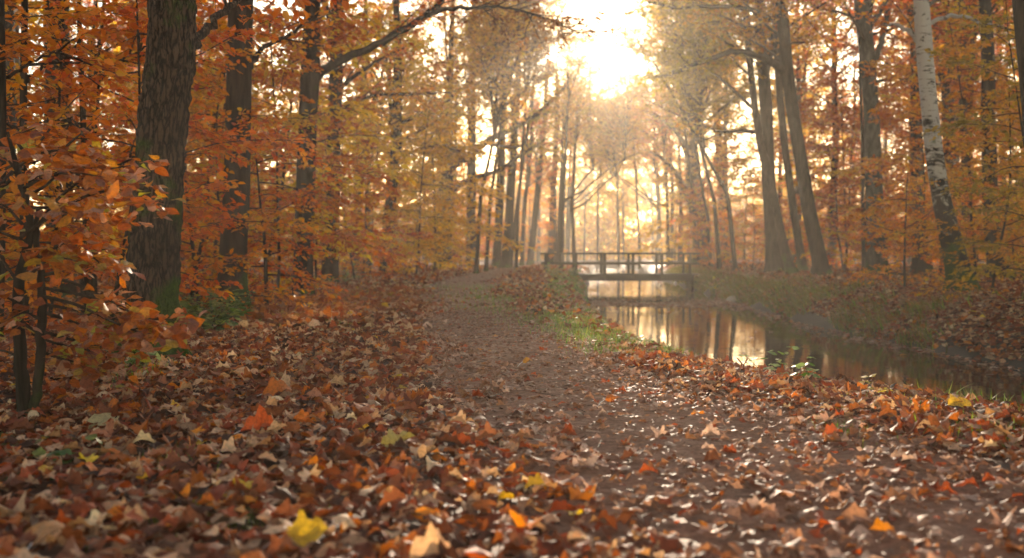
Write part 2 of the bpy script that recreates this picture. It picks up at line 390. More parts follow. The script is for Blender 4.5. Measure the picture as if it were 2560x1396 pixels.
HEX_F = np.array([(6, 0, 5), (6, 1, 0), (6, 2, 1), (6, 3, 2), (6, 4, 3), (6, 5, 4)])
def frames(d, n):
    d = d/(np.linalg.norm(d, axis=1)[:, None]+1e-9); y = np.cross(n, d); y /= np.linalg.norm(y, axis=1)[:, None]+1e-9
    z = np.cross(d, y)
    return np.stack([d, y, z], 1)

def foliage(mb, rng, lines, step, twl, leaf, m=7, tpl=(QUAD_V, QUAD_F), droop=.15, flat=.35, keep=1.0, colf=None, twr=.004, t0=.25, matl=1, matw=0, shade=1.0):
    """twigs alternate along each line; leaves alternate along each twig"""
    A = []; D = []; K = []
    for ln in lines:
        ln = np.asarray(ln, float); seg = np.linalg.norm(np.diff(ln, axis=0), axis=1); cum = np.concatenate([[0], np.cumsum(seg)]); Lg = cum[-1]
        ss = np.arange(Lg*t0, Lg, step)
        if len(ss) == 0: ss = np.array([Lg*.8])
        ss = np.append(ss, Lg*.995)
        q = np.stack([np.interp(ss, cum, ln[:, k]) for k in range(3)], 1)
        q2 = np.stack([np.interp(np.minimum(ss+.02, Lg), cum, ln[:, k]) for k in range(3)], 1)-np.stack([np.interp(np.maximum(ss-.05, 0), cum, ln[:, k]) for k in range(3)], 1)
        f = q2/(np.linalg.norm(q2, axis=1)[:, None]+1e-9)
        side = np.cross(f, [0, 0, 1.]); nn = np.linalg.norm(side, axis=1)[:, None]; side = np.where(nn > .2, side/np.maximum(nn, 1e-6), rng.normal(0, 1, side.shape))
        sg = np.where(np.arange(len(ss)) % 2 == 0, 1., -1.)[:, None]
        a = rng.uniform(.5, 1.2, (len(ss), 1))
        d = f*np.cos(a)+side*sg*np.sin(a)+rng.normal(0, flat*.6, (len(ss), 3)); d[:, 2] -= droop
        d[-1] = f[-1]
        d /= np.linalg.norm(d, axis=1)[:, None]
        A.append(q); D.append(d); K.append(twl*rng.uniform(.55, 1.25, len(ss))*(1.1-.45*ss/Lg))
    A = np.concatenate(A); D = np.concatenate(D); K = np.concatenate(K)
    if keep < 1:
        s = rng.random(len(A)) < keep; A, D, K = A[s], D[s], K[s]
    mb.twigs(A, A+D*K[:, None], twr, twr*.4, matw)
    n = len(A)
    u = (np.arange(m)+.7)/m
    P = A[:, None]+D[:, None]*(K[:, None, None]*u[None, :, None])
    P[:, :, 2] -= (droop*K[:, None]*u[None]**2)*.5
    side = np.cross(D, [0, 0, 1.]); side /= np.linalg.norm(side, axis=1)[:, None]+1e-6
    sg = np.where(np.arange(m) % 2 == 0, 1., -1.)
    d = D[:, None]*.75+side[:, None]*sg[None, :, None]*.8
    d = d.reshape(-1, 3)+rng.normal(0, .3, (n*m, 3)); d[:, 2] -= droop*1.2
    nr = np.array([0, 0, 1.])+rng.normal(0, flat, (n*m, 3))
    P = P.reshape(-1, 3)+rng.normal(0, leaf*.15, (n*m, 3))
    sc = leaf*rng.uniform(.6, 1.25, n*m)
    tw = np.repeat(rng.random(n), m)
    c = np.stack([np.clip(tw*.6+rng.random(n*m)*.45, 0, 1), rng.random(n*m), rng.random(n*m)], 1) if colf is None else colf(rng, n*m, P)
    fr = frames(d, nr)
    if isinstance(tpl, list):
        ch = rng.integers(0, len(tpl), n*m)
        for k, (tv, tf) in enumerate(tpl):
            s = ch == k; mb.inst(tv, tf, P[s], fr[s], sc[s], c[s], matl)
    else: mb.inst(tpl[0], tpl[1], P, fr, sc, c, matl)

def limb_line(rng, p, d, L, n=7, up=.25, wob=.12):
    q = [np.array(p, float)]; d = np.array(d, float); d /= np.linalg.norm(d)
    for k in range(n-1):
        d = d+rng.normal(0, wob, 3)+np.array([0, 0, up/(n)]); d /= np.linalg.norm(d); q.append(q[-1]+d*L/(n-1))
    return np.array(q)
def sub_lines(rng, ln, cnt, L, t0=.25, flat=.35, up=.1):
    out = []
    for k in range(cnt):
        t = t0+(1-t0)*(k+rng.random())/cnt; idx = t*(len(ln)-1); i0 = min(int(idx), len(ln)-2); p = ln[i0]+(ln[i0+1]-ln[i0])*(idx-i0)
        f = ln[i0+1]-ln[i0]; f /= np.linalg.norm(f); s = np.cross(f, [0, 0, 1.]); s /= np.linalg.norm(s)+1e-6
        a = rng.uniform(.5, 1.1); d = f*math.cos(a)+s*math.sin(a)*(1 if k % 2 else -1)+rng.normal(0, flat, 3)
        out.append(limb_line(rng, p, d, L*rng.uniform(.6, 1.2)*(1.15-.6*t), 5, up))
    return out

# shared crown and sapling meshes --------------------------------------------------
def make_crown(seed, H, Rad, nl, leaf, twl=.55, step=.2, keep=1, rise=(.2, .9)):
    rng = np.random.default_rng(seed); mb = MB()
    ax = limb_line(rng, (0, 0, 0), (0, 0, 1), H, 9, .3, .07)
    mb.tube(ax, np.linspace(.12, .02, 9), 6, 0)
    subs = [ax[5:]]
    for k in range(nl):
        t = (k+rng.random()*.6)/nl; az = k*2.4+rng.uniform(-.3, .3); el = rng.uniform(*rise)+.4*t
        idx = t*8*.95; i0 = int(idx); p = ax[i0]+(ax[i0+1]-ax[i0])*(idx-i0)
        L = Rad*(math.sin(math.pi*(.28+.66*t)))*rng.uniform(.75, 1.15)
        ln = limb_line(rng, p, (math.cos(az)*math.cos(el), math.sin(az)*math.cos(el), math.sin(el)), L, 8, -.1+.3*t)
        mb.tube(ln, np.linspace(.05, .01, 8)*(1.1-.5*t), 5, 0)
        sl = sub_lines(rng, ln, max(4, int(L*2.2)), L*.42)
        for q in sl: mb.tube(q, np.linspace(.016, .004, 5), 3, 0)
        subs += sl+[ln[4:]]
    foliage(mb, rng, subs, step, twl, leaf, 7, keep=keep, flat=.9, twr=.0025)
    return mb.mesh('crown', [M_TWIG, ML['orange']])
def make_sapling(seed, H, Rad, leaf, nl=16, step=.13, twl=.32, tpl=(HEX_V, HEX_F), droop=.12):
    rng = np.random.default_rng(seed)
    ax = limb_line(rng, (0, 0, -.1), (rng.normal(0, .06), rng.normal(0, .06), 1), H+.1, 10, .2, .05)
    st = MB(); st.tube(ax, np.linspace(.032, .006, 10), 7, 0, cap=False)
    mb = MB(); subs = [ax[7:]]
    for k in range(nl):
        t = .08+.88*(k+rng.random()*.5)/nl; az = k*2.4+rng.uniform(-.4, .4); el = rng.uniform(-.05, .45)
        idx = t*9; i0 = min(int(idx), 8); p = ax[i0]+(ax[i0+1]-ax[i0])*(idx-i0)
        L = Rad*(.35+.75*math.sin(math.pi*min(1, .25+.7*t)))*rng.uniform(.6, 1.15)
        ln = limb_line(rng, p, (math.cos(az)*math.cos(el), math.sin(az)*math.cos(el), math.sin(el)), L, 7, -.25, .08)
        mb.tube(ln, np.linspace(.012, .003, 7), 4, 0)
        sl = sub_lines(rng, ln, max(3, int(L*4)), L*.38, .2, .12, -.1)
        subs += sl+[ln[2:]]
    foliage(mb, rng, subs, step, twl, leaf, 6, tpl, flat=.6, droop=droop, twr=.0025)
    return st.mesh('trunk', MB_DARK), mb.mesh('leaves', [M_TWIG, ML['orange']])
CROWNS = [make_crown(11, 8, 4.2, 26, .17), make_crown(12, 7, 3.6, 22, .17), make_crown(13, 9, 4.6, 28, .18, keep=.85), make_crown(14, 7.5, 3.4, 22, .16, rise=(.4, 1.1))]
SAPS = [make_sapling(21, 4.6, 1.6, .10, 22), make_sapling(22, 3.6, 1.4, .095, 18), make_sapling(23, 6.2, 1.9, .11, 28), make_sapling(24, 2.4, 1.1, .085, 14), make_sapling(25, 5.4, 1.6, .10, 26)]
def put(me, name, parent, loc=(0, 0, 0), rz=0, sc=1, lm=None, slot=1, tilt=(0, 0)):
    o = link(name, me, parent, loc); o.rotation_euler = (tilt[0], tilt[1], rz); o.scale = (sc, sc, sc) if not isinstance(sc, tuple) else sc
    if lm is not None:
        o.material_slots[slot].link = 'OBJECT'; o.material_slots[slot].material = ML[lm]
    return o

# ------------------------------------------------------------------ named trees, read off the photograph and stood at their distance
def resample(p, r, n):
    p = np.asarray(p, float); r = np.asarray(r, float); c = np.concatenate([[0], np.cumsum(np.linalg.norm(np.diff(p, axis=0), axis=1))])
    s = np.linspace(0, c[-1], n)
    P = np.stack([np.interp(s, c, p[:, k]) for k in range(3)], 1)
    k = np.array([.25, .5, .25])
    for _ in range(2):
        Q = P.copy(); Q[1:-1] = P[:-2]*.25+P[1:-1]*.5+P[2:]*.25; P = Q
    return P, np.interp(s, c, r)
def trunk_mesh(rng, P, Rr, sides, amp, flare=1.0, bump=0, seed=1, lobes=5):
    n = len(P); th = np.arange(sides)/sides*2*math.pi
    z = P[:, 2]-P[0, 2]
    ph = rng.uniform(0, 6)
    fl = np.exp(-np.maximum(z-.1, 0)/.22)
    rad = Rr[:, None]*(1+amp*(fbm(np.cos(th)[None]*1.3+3+z[:, None]*.0, np.sin(th)[None]*1.3+3+z[:, None]*.9, seed)-.5)*2)
    rad = rad*(1+flare*fl[:, None]*(.28+.3*np.maximum(0, np.cos(lobes*th+ph))[None]))
    if bump:
        cell = th*Rr.mean()
        wx = np.cos(th)*Rr.mean(); wy = np.sin(th)*Rr.mean()
        wob = .02*fbm(cell[None]*6+z[:, None]*0, z[:, None]*3.0+cell[None]*0, 7)
        a = (cell[None]+wob*1.5)*42; 
        n1 = fbm(a, z[:, None]*8+0*a, 31, 3); n2 = fbm(a*2.1, z[:, None]*16+0*a, 57, 3)
        ridge = 1-np.abs(n1*2-1)*2.2
        rad = rad+bump*(np.clip(-ridge, -1, .4))+bump*.45*(n2-.5)
    v = np.stack([P[:, 0][:, None]+rad*np.cos(th)[None], P[:, 1][:, None]+rad*np.sin(th)[None], P[:, 2][:, None]+0*rad], -1)
    i = np.arange(n-1)[:, None]*sides; j = np.arange(sides)[None]; k = (j+1) % sides
    f = np.stack([i+j, i+k, i+sides+k, i+sides+j], -1).reshape(-1, 4)
    mb = MB(); mb.add(v.reshape(-1, 3), f, smooth=True)
    return mb
TREE_N = [0]
def tree(name, label, cat, pts, d, limbs=(), crown=None, bark=MB_OAK, lm='orange', top=13, hero=False, group=None, flare=1.0, trunk_name='trunk', leafsz=None, lmdens=1.0):
    leafsz = leafsz or (.1 if d < 25 else .16)
    """pts: (px, py, half width px) from the base up; d: metres ahead"""
    TREE_N[0] += 1; rng = np.random.default_rng(100+TREE_N[0])
    W3 = [px(a, b, d) for a, b, h in pts]; r3 = [h/2560*d for a, b, h in pts]
    base = W3[0].copy(); gz = float(ground_z(base[0], base[1])); base[2] = gz
    W3[0][2] = gz-.12
    dirn = W3[-1]-W3[-2]; dirn = dirn/np.linalg.norm(dirn)
    dirn = dirn*.6+np.array([0, 0, .4])
    zt = W3[-1][2]
    while W3[-1][2] < top:
        W3.append(W3[-1]+dirn*1.2+rng.normal(0, .05, 3)); r3.append(max(r3[-1]*.93, .02))
    P, Rr = resample(W3, r3, 420 if hero else 60)
    if hero:   # keep the fine rings low down where the bark shows
        s = np.concatenate([np.linspace(0, .28, 420), np.linspace(.285, 1, 60)])
        P0, R0 = resample(W3, r3, 200); P = np.stack([np.interp(s*199, np.arange(200), P0[:, k]) for k in range(3)], 1); Rr = np.interp(s*199, np.arange(200), R0)
    root = thing(name, label, cat, tuple(base), group)
    Pl = P-base
    trunk_mesh(rng, Pl, Rr, 220 if hero else 20, .06, flare, .019 if hero else 0, TREE_N[0]).build(trunk_name, bark, root)
    for lb in limbs:
        q = lb['p']; dd = lb.get('dd', 0)
        nq = len(q)
        L3 = np.array([px(a, b, d+dd*k/(nq-1)) for k, (a, b, h) in enumerate(q)])-base; lr = np.array([h/2560*d for a, b, h in q])
        LP, LR = resample(L3, lr, 26)
        LP += np.concatenate([[[0,0,0]], rng.normal(0, .012, (25, 3))])
        mb = MB(); mb.tube(LP, LR, 9, 0); mb.build('limb', bark, root)
        if lb.get('leaf', 1) > 0:
            mb = MB(); cnt = max(3, int(np.linalg.norm(np.diff(LP, axis=0), axis=1).sum()*2.6*lb.get('leaf', 1)))
            sl = sub_lines(rng, LP, cnt, lb.get('sub', 1.3), lb.get('t0', .3), .35, .05)
            for s_ in sl: mb.tube(s_, np.linspace(.014, .004, 5), 4, 0)
            foliage(mb, rng, sl+[LP[14:]], .16, .36, leafsz, 6, (HEX_V, HEX_F) if d < 25 else (QUAD_V, QUAD_F), flat=.8)
            mb.build('leaves', [M_TWIG, ML[lb.get('lm', lm)]], root)
    if crown:
        for (ci, z0, sc, rz) in crown:
            k = np.argmin(np.abs(Pl[:, 2]-z0)); put(CROWNS[ci], 'crown', root, tuple(Pl[k]), rz, sc, lm)
    return root

tree('oak_tree', 'large furrowed brown trunk with mossy foot beside the path, nearest the camera', 'tree',
     [(362,905,66),(366,850,64),(374,780,63),(384,650,62),(395,500,60),(408,300,60),(430,150,60),(432,0,58)], 7.25, bark=MB_HERO, hero=True, top=12, flare=1.7,
     limbs=[dict(p=[(470,120,14),(500,92,12),(545,45,10),(592,0,8),(640,-60,6),(720,-130,4)], dd=1.0, leaf=.8)],
     crown=[(1, 4.6, .9, .5)])
tree('oak_tree', 'dark straight trunk, second along the path, orange sprays round it', 'tree',
     [(580,785,38),(581,700,35),(583,600,34),(592,500,33),(596,300,31),(602,0,30)], 13.2, top=13, crown=[(0, 5.2, .9, 2.0)], lm='orange', bark=MB_OAK,
     limbs=[dict(p=[(622,170,8),(650,120,6),(720,90,5),(790,40,3)], dd=1.5)])
tree('oak_tree', 'third trunk left of the path, thick limb arching over the path', 'tree',
     [(760,742,25),(758,660,24),(763,500,24),(769,300,23),(775,185,24),(778,100,22),(782,0,20)], 18.3, bark=MB_DARK, top=14, crown=[(2, 5.5, .85, .3)], lm='rust',
     limbs=[dict(p=[(785,200,14),(800,182,12),(850,150,11),(920,122,10),(1010,75,10),(1075,35,9),(1105,0,8),(1140,-60,6)], dd=2.5, t0=.25, leaf=.9),
            dict(p=[(1070,38,7),(1110,22,6),(1180,22,5),(1240,15,4),(1300,25,3),(1380,50,3),(1450,85,2)], dd=4, t0=.3, leaf=1.7, lm='brown')])
tree('young_oak_tree', 'slender dark forked trunk between the third trunk and the yellow tree on the left', 'tree',
     [(818,702,13),(825,600,12),(822,450,11),(830,330,11),(845,270,9),(850,180,8),(845,80,7),(850,0,6)], 31, bark=MB_DARK, top=11, crown=[(3, 5.0, .7, .9)], lm='orange',
     limbs=[dict(p=[(848,280,6),(880,250,5),(950,237,4),(1040,235,4),(1130,232,2)], dd=2, leaf=.8),
            dict(p=[(850,220,6),(900,180,5),(940,155,4),(1010,120,2)], dd=1),
            dict(p=[(830,335,5),(805,302,4),(785,280,3)], dd=-.5, leaf=.5)])
tree('maple_tree', 'crooked dark trunk with bright yellow leaves left of the path', 'tree',
     [(968,692,18),(966,640,16),(972,560,15),(978,480,14),(990,380,14),(993,240,12),(995,100,9),(990,0,8)], 38, bark=MB_DARK, top=12, crown=[(1, 4.2, .8, 1.1)], lm='yellow',
     limbs=[dict(p=[(1000,310,5),(1040,290,4),(1075,270,3),(1120,250,2)], dd=1, lm='yellow'),
            dict(p=[(990,240,6),(950,230,5),(900,250,4),(870,265,3)], dd=-2, lm='yellow'),
            dict(p=[(985,420,4),(1030,380,4),(1100,360,3),(1150,380,2)], dd=-3, lm='yellow', sub=1.8, leaf=2.6)])
tree('oak_tree', 'broad old trunk with two big limbs reaching right in the sunbeam', 'tree',
     [(1108,674,24),(1110,620,20),(1112,550,19),(1114,480,19),(1118,415,18),(1122,330,10),(1125,200,8),(1130,60,6)], 56, bark=MB_OAK, top=15, crown=[(0, 8, .9, 0)], lm='gold',
     limbs=[dict(p=[(1112,425,15),(1150,402,11),(1185,385,10),(1215,352,9),(1290,320,7),(1350,280,6),(1410,225,5),(1430,185,3)], dd=6, leaf=.8, sub=2.2, lm='olive'),
            dict(p=[(1120,490,9),(1145,462,7),(1190,445,6),(1250,425,5),(1310,385,4),(1360,350,3)], dd=3, leaf=.5, sub=1.5, lm='olive'),
            dict(p=[(1210,358,5),(1270,368,4),(1330,365,3),(1400,380,2)], dd=6, leaf=.9, sub=2, lm='gold')])
tree('beech_tree', 'straight mid trunk just right of the broad old trunk', 'tree', [(1178,671,13),(1178,550,12),(1179,400,11),(1181,200,9)], 61, top=16, crown=[(1, 7, 1, 1)], lm='gold')
tree('beech_tree', 'left trunk of the leaning pair near the path bend', 'tree', [(1240,672,11),(1247,560,10),(1252,450,10),(1258,200,8)], 63, top=16, crown=[(3, 8, 1, 2)], lm='gold')
tree('beech_tree', 'right trunk of the leaning pair near the path bend', 'tree', [(1262,672,12),(1272,560,11),(1280,430,10),(1292,250,8)], 62, top=16, crown=[(2, 8, .9, 3)], lm='gold', bark=MB_DARK)
tree('beech_tree', 'thin wavy trunk between the leaning pair and the bridge', 'tree', [(1304,664,6),(1309,560,5),(1312,500,5),(1322,440,5),(1330,300,4)], 78, top=14, crown=[(1, 6, .9, 0)], lm='orange')
tree('beech_tree', 'hazy trunk leaning right, second trunk left of the bridge', 'tree', [(1324,664,9),(1336,560,8),(1348,440,7),(1362,300,6)], 80, top=16, crown=[(0, 6, .9, 1)], lm='orange')
tree('beech_tree', 'hazy trunk standing directly behind the left end of the bridge', 'tree', [(1375,662,8),(1380,560,7),(1385,450,7),(1392,300,6)], 88, top=16, crown=[(2, 6, .85, 4)], lm='gold')
tree('oak_tree', 'dark trunk deep behind the shrub in the left corner', 'tree', [(152,752,35),(150,600,34),(146,350,33),(140,0,30)], 17, bark=MB_DARK, top=12, crown=[(3, 5.5, .8, 2)], lm='rust')
for (lab, q, d, lm) in (('thin black sapling stem at the far left of the photo behind the shrub', [(62,800,11),(60,600,10),(58,300,9),(62,0,8)], 10, 'orange'),
                        ('thin branching sapling stem between the dark trunk and the mossy oak', [(222,800,8),(216,600,8),(208,300,7),(200,90,6),(196,-20,5)], 10.5, 'orange'),
                        ('black stem cut by the left edge of the photo', [(-6,850,12),(2,600,11),(6,300,10),(2,0,9)], 8, 'orange'),
                        ('low thin stem just left of the mossy oak', [(236,800,8),(234,650,8),(236,500,6),(240,380,4)], 12, 'rust')):
    tree('beech_sapling', lab, 'sapling', q, d, bark=MB_DARK, top=4.5, lm=lm, flare=.3,
         limbs=[dict(p=[(q[1][0], 480, 5), (q[1][0]+50, 420, 4), (q[1][0]+150, 380, 2)], dd=-.4, sub=.7, leaf=1.3),
                dict(p=[(q[2][0], 210, 5), (q[2][0]+60, 160, 4), (q[2][0]+190, 110, 2)], dd=.4, sub=.8, leaf=1.3),
                dict(p=[(q[2][0], 330, 4), (q[2][0]-50, 300, 3), (q[2][0]-140, 260, 2)], dd=.5, sub=.7, leaf=1.3)])
# right bank
tree('oak_tree', 'big hazy trunk at the right end of the bridge', 'tree', [(1756,664,24),(1752,620,20),(1742,540,20),(1735,450,20),(1732,360,12),(1745,250,9)], 68, top=16, crown=[(0, 8, 1, 0)], lm='orange',
     limbs=[dict(p=[(1722,500,9),(1705,460,7),(1685,425,6),(1655,395,4),(1620,375,3)], dd=-3, sub=1.8), dict(p=[(1738,480,8),(1770,440,6),(1800,380,4),(1830,330,3)], dd=2, sub=1.8),
            dict(p=[(1730,420,8),(1700,340,6),(1660,300,5),(1600,270,3)], dd=-4, sub=2, lm='rust')])
tree('beech_tree', 'hazy straight trunk right of the big trunk by the bridge', 'tree', [(1815,658,12),(1808,560,11),(1802,450,10),(1790,250,9),(1785,100,7)], 74, top=17, crown=[(1, 8, 1, 0)], lm='gold')
tree('beech_tree', 'thick upright trunk behind the group of slanting trunks on the right bank', 'tree', [(1936,692,22),(1932,600,19),(1921,450,17),(1914,250,16),(1902,80,14),(1900,0,13)], 37, top=15, crown=[(2, 7, .9, 1)], lm='gold', bark=MB_DARK)
tree('beech_tree', 'leftmost slanting thin trunk on the right bank with a limb to the left', 'tree', [(1984,698,14),(1960,620,12),(1951,577,11),(1930,466,10),(1905,381,10),(1888,281,9),(1874,150,8),(1868,40,7)], 34, top=13, crown=[(1, 6.5, .8, 2)], lm='gold',
     limbs=[dict(p=[(1888,330,6),(1850,328,5),(1800,330,4),(1740,312,3)], dd=2, leaf=.6, lm='gold'), dict(p=[(1880,270,5),(1830,220,4),(1780,180,3)], dd=1, lm='olive')])
tree('beech_tree', 'middle slanting trunk of the group on the right bank', 'tree', [(2010,695,12),(1994,590,10),(1980,500,10),(1963,376,9),(1948,226,9),(1938,50,8)], 36, top=13, crown=[(3, 7, .9, 2)], lm='orange')
tree('oak_tree', 'strong slanting trunk with a long limb bowed left over the canal', 'tree', [(2058,702,26),(2051,660,20),(2022,527,18),(2002,400,16),(1981,276,16),(1967,165,15),(1955,25,15),(1950,-40,14)], 31.5, bark=MB_DARK, top=14, crown=[(0, 6.5, .9, 2)], lm='gold',
     limbs=[dict(p=[(1958,180,11),(1920,150,9),(1880,135,8),(1830,128,7),(1760,152,6),(1680,185,5),(1640,193,3)], dd=-2, leaf=.9, sub=1.2, lm='olive', t0=.35),
            dict(p=[(1930,50,8),(1870,20,6),(1780,15,5),(1690,20,4),(1620,5,3)], dd=-1, leaf=1.2, sub=1.4, lm='olive')])
tree('beech_tree', 'smooth grey trunk with green mossy foot on the right bank', 'tree', [(2190,703,32),(2190,627,23),(2187,540,22),(2184,450,21),(2177,250,19),(2167,125,19),(2155,25,19),(2150,-30,17)], 30.5, bark=MB_GREY, top=14, crown=[(1, 7, 1, 4)], lm='rust', flare=1.5,
     limbs=[dict(p=[(2186,160,8),(2205,100,7),(2216,50,7),(2225,0,6),(2235,-60,5)], dd=.5, leaf=.3), dict(p=[(2170,80,8),(2190,42,7),(2220,0,6),(2260,-50,5)], dd=-.5, leaf=.3),
            dict(p=[(2195,205,5),(2230,192,4),(2275,200,3),(2320,230,2)], dd=1, lm='orange')])
tree('birch_tree', 'leaning birch with peeling white bark on the right bank', 'tree', [(2412,742,40),(2402,692,31),(2372,577,26),(2348,476,22),(2335,376,21),(2324,276,20),(2315,175,20),(2306,50,19),(2302,-20,18)], 18.2, bark=MB_BIRCH, top=12, crown=[(3, 5, .8, 1)], lm='gold',
     limbs=[dict(p=[(2318,130,8),(2290,95,7),(2260,70,5),(2215,60,3)], dd=.5, leaf=.5, lm='rust'), dict(p=[(2322,60,6),(2380,35,5),(2450,55,4),(2530,75,2)], dd=-.5, leaf=1, lm='gold')])
tree('birch_tree', 'dark rough-barked trunk right of the white birch', 'tree', [(2502,712,34),(2492,660,22),(2482,600,20),(2475,476,18),(2471,300,17),(2470,150,16),(2462,0,15)], 26, bark=MB_DARK, top=13, crown=[(0, 6.5, .8, 3)], lm='gold')
tree('beech_tree', 'narrow dark trunk between the two birches', 'tree', [(2415,705,14),(2418,500,13),(2418,300,12),(2428,100,12),(2434,0,11)], 34, bark=MB_DARK, top=14, crown=[(2, 7, .8, 3)], lm='orange')
tree('beech_tree', 'short dark trunk between the slanting group and the grey trunk', 'tree', [(2078,682,12),(2080,600,11),(2083,500,10),(2090,350,8),(2085,200,7)], 44, bark=MB_DARK, top=13, crown=[(1, 7, .9, 3)], lm='rust')
tree('beech_tree', 'very thin dark stem touching the left side of the grey trunk', 'tree', [(2160,705,5),(2158,550,5),(2156,350,4),(2150,200,3)], 29, bark=MB_DARK, top=6, lm='orange', flare=.3)
tree('oak_tree', 'dark stout trunk low behind the orange sprays between grey trunk and birch', 'tree', [(2305,706,26),(2302,640,20),(2298,560,18),(2292,400,15),(2290,200,13)], 33, bark=MB_DARK, top=14, crown=[(3, 6, .9, 5)], lm='orange')
tree('oak_tree', 'dark trunk top in the upper right corner of the photo', 'tree', [(2640,850,30),(2600,500,26),(2575,200,24),(2555,20,22)], 13, bark=MB_DARK, top=11, crown=[(1, 5, .7, 5)], lm='gold')

# added trees whose boughs screen the sun gap and break up its glare
for (lab, bx, d, off, ci, z0, sc, lm, hw) in [
 ('added slim tree left of the sun gap with brown leaves high over the path', 1215, 50, 1.9, 0, 8.0, .8, 'brown', .15),
 ('added slim tree by the path with amber crown just left of the sun gap', 1190, 43, 1.9, 3, 5.8, .8, 'gold', .14),
 ('added slim tree behind the path bend with crown reaching toward the sun gap', 1290, 57, 1.2, 1, 9.5, .8, 'brown', .15),
 ('added slim tree on the right bank with olive crown right of the sun gap', 1800, 47, -2.6, 0, 6.6, .85, 'olive', .16),
 ('added slim tree on the right bank with golden crown leaning to the sun gap', 1778, 58, -2.6, 1, 8.2, .9, 'gold', .16),
 ('added slim tree on the right bank with low olive boughs over the bridge end', 1840, 42, -3.4, 3, 5.0, .8, 'olive', .15),
 ('added tall tree on the right bank whose crown rises above the sun gap', 1750, 64, -3.0, 2, 12.5, .9, 'gold', .2),
 ('added very tall far tree whose thin crown fills the lower left of the sun gap', 1420, 88, 1.2, 3, 10, .75, 'gold', .2),
 ('added very tall far tree whose thin crown fills the lower right of the sun gap', 1600, 96, -1.2, 1, 10.8, .8, 'gold', .2),
 ('added tall tree left of the path whose crown rises above the sun gap', 1275, 66, 3.6, 0, 13.2, .85, 'gold', .2)]:
    s_ = 2560/d; hw *= .7
    tree('beech_tree', lab, 'tree', [(bx, 640+.75*s_, hw*s_), (bx+off*.1*s_, 640-2.5*s_, hw*.8*s_), (bx+off*.5*s_, 640-z0*s_, hw*.6*s_), (bx+off*s_, 640-(z0+3)*s_, hw*.4*s_)], d, top=z0+3.2, crown=[(ci, z0, sc, d), ((ci+2) % 4, z0+.4, sc*.85, d+1.3)], lm=lm, bark=MB_DARK)
for (lab, bx, d, off, cz, sc, lm, hw) in [  # added far trees, boughs placed to screen the bright gap
 ('added far tall left bank tree with a bronze bough across the left of the sun gap', 1388, 84, 2.4, 15.6, .42, 'gold', .14),
 ('added far tall right bank tree with a bough across the right of the sun gap', 1668, 90, -4.2, 17.0, .42, 'gold', .14),
 ('added far tall right bank tree with a bough low across the sun gap', 1680, 82, -5.2, 11.3, .45, 'orange', .14)]:
    s_ = 2560/d
    t_ = tree('beech_tree', lab, 'tree', [(bx, 640+.75*s_, hw*s_), (bx, 640-6*s_, hw*.8*s_), (bx+off*.05*s_, 640-cz*.9*s_, hw*.55*s_)], d, top=cz+1.2, lm=lm, bark=MB_DARK, flare=.5)
    lp, lr = resample([(off*.03, 0, cz*.8), (off*.4, .2, cz*.93), (off*.8, .3, cz+.3)], [hw*.5, hw*.35, hw*.2], 14)
    mb = MB(); mb.tube(lp, lr, 7); mb.build('limb', MB_DARK, t_)
    put(CROWNS[2], 'bough', t_, (off*.8, .3, cz), d, sc, lm=lm); put(CROWNS[1], 'bough', t_, (off*.4, .2, cz), d+2, sc, lm=lm)
# added trees beyond the bridge, crowns closing over the canal to cut glare
for (lab, bx, d, off, ci, z0, sc, lm, hw) in [
 ('added hazy tree left of the canal whose bronze crown hangs over the water beyond the bridge', 1395, 72, 2.4, 1, 6.5, .85, 'gold', .2),
 ('added hazy tree right of the canal whose crown meets the left one above the bridge', 1700, 79, -1.8, 3, 6.8, .85, 'orange', .2),
 ('added tall hazy tree left of the canal, crown above the misty opening', 1405, 92, 3.4, 0, 7.6, .8, 'gold', .22),
 ('added tall hazy tree right of the canal, reddish crown above the misty opening', 1650, 98, -2.0, 2, 7.4, .75, 'orange', .22),
 ('added left bank tree beyond the bridge with a small crown just under the sun gap', 1437, 62, 2.5, 3, 5.4, .58, 'gold', .13),
 ('added right bank tree beyond the bridge with a small crown just under the sun gap', 1672, 71, -4.0, 1, 6.4, .62, 'gold', .13),
 ('added left bank tree past the bridge, golden bough hanging mid-opening', 1402, 54, 3.4, 1, 5.6, .5, 'gold', .12),
 ('added far left bank tree with its crown right across the canal', 1420, 104, 4.5, 2, 8.5, .75, 'orange', .2),
 ('added far right bank tree with its crown right across the canal', 1640, 110, -4.5, 0, 9, .8, 'gold', .2)]:
    s_ = 2560/d; ro = random.Random(int(d*10)); w1 = ro.uniform(-.3, .3)
    t_ = tree('beech_tree', lab, 'tree', [(bx, 640+.75*s_, hw*s_), (bx+w1*s_, 640-3*s_, hw*.8*s_), (bx+(w1+off*.06)*s_, 640-z0*s_, hw*.6*s_), (bx+(w1+off*.1)*s_, 640-(z0+3)*s_, hw*.4*s_)], d, top=z0+4.5, crown=[((ci+2) % 4, z0+1.5, .55, d)], lm=lm, bark=MB_DARK)
    st_ = np.array([w1*.9, 0, z0*.66]); en = np.array([off, ro.uniform(-1, 1), z0+.3])
    lp, lr = resample([st_, st_*.7+en*.3+np.array([0, 0, -.25]), st_*.35+en*.65, en], [hw*.5, hw*.4, hw*.32, hw*.25], 16)
    mb = MB(); mb.tube(lp, lr, 8); mb.build('limb', MB_DARK, t_)
    for q in range(2): put(CROWNS[(ci+q) % 4], 'bough', t_, (off, en[1]+q*.8, z0+.2+q*.6), d+q*2, sc*(1-.12*q), lm=lm)

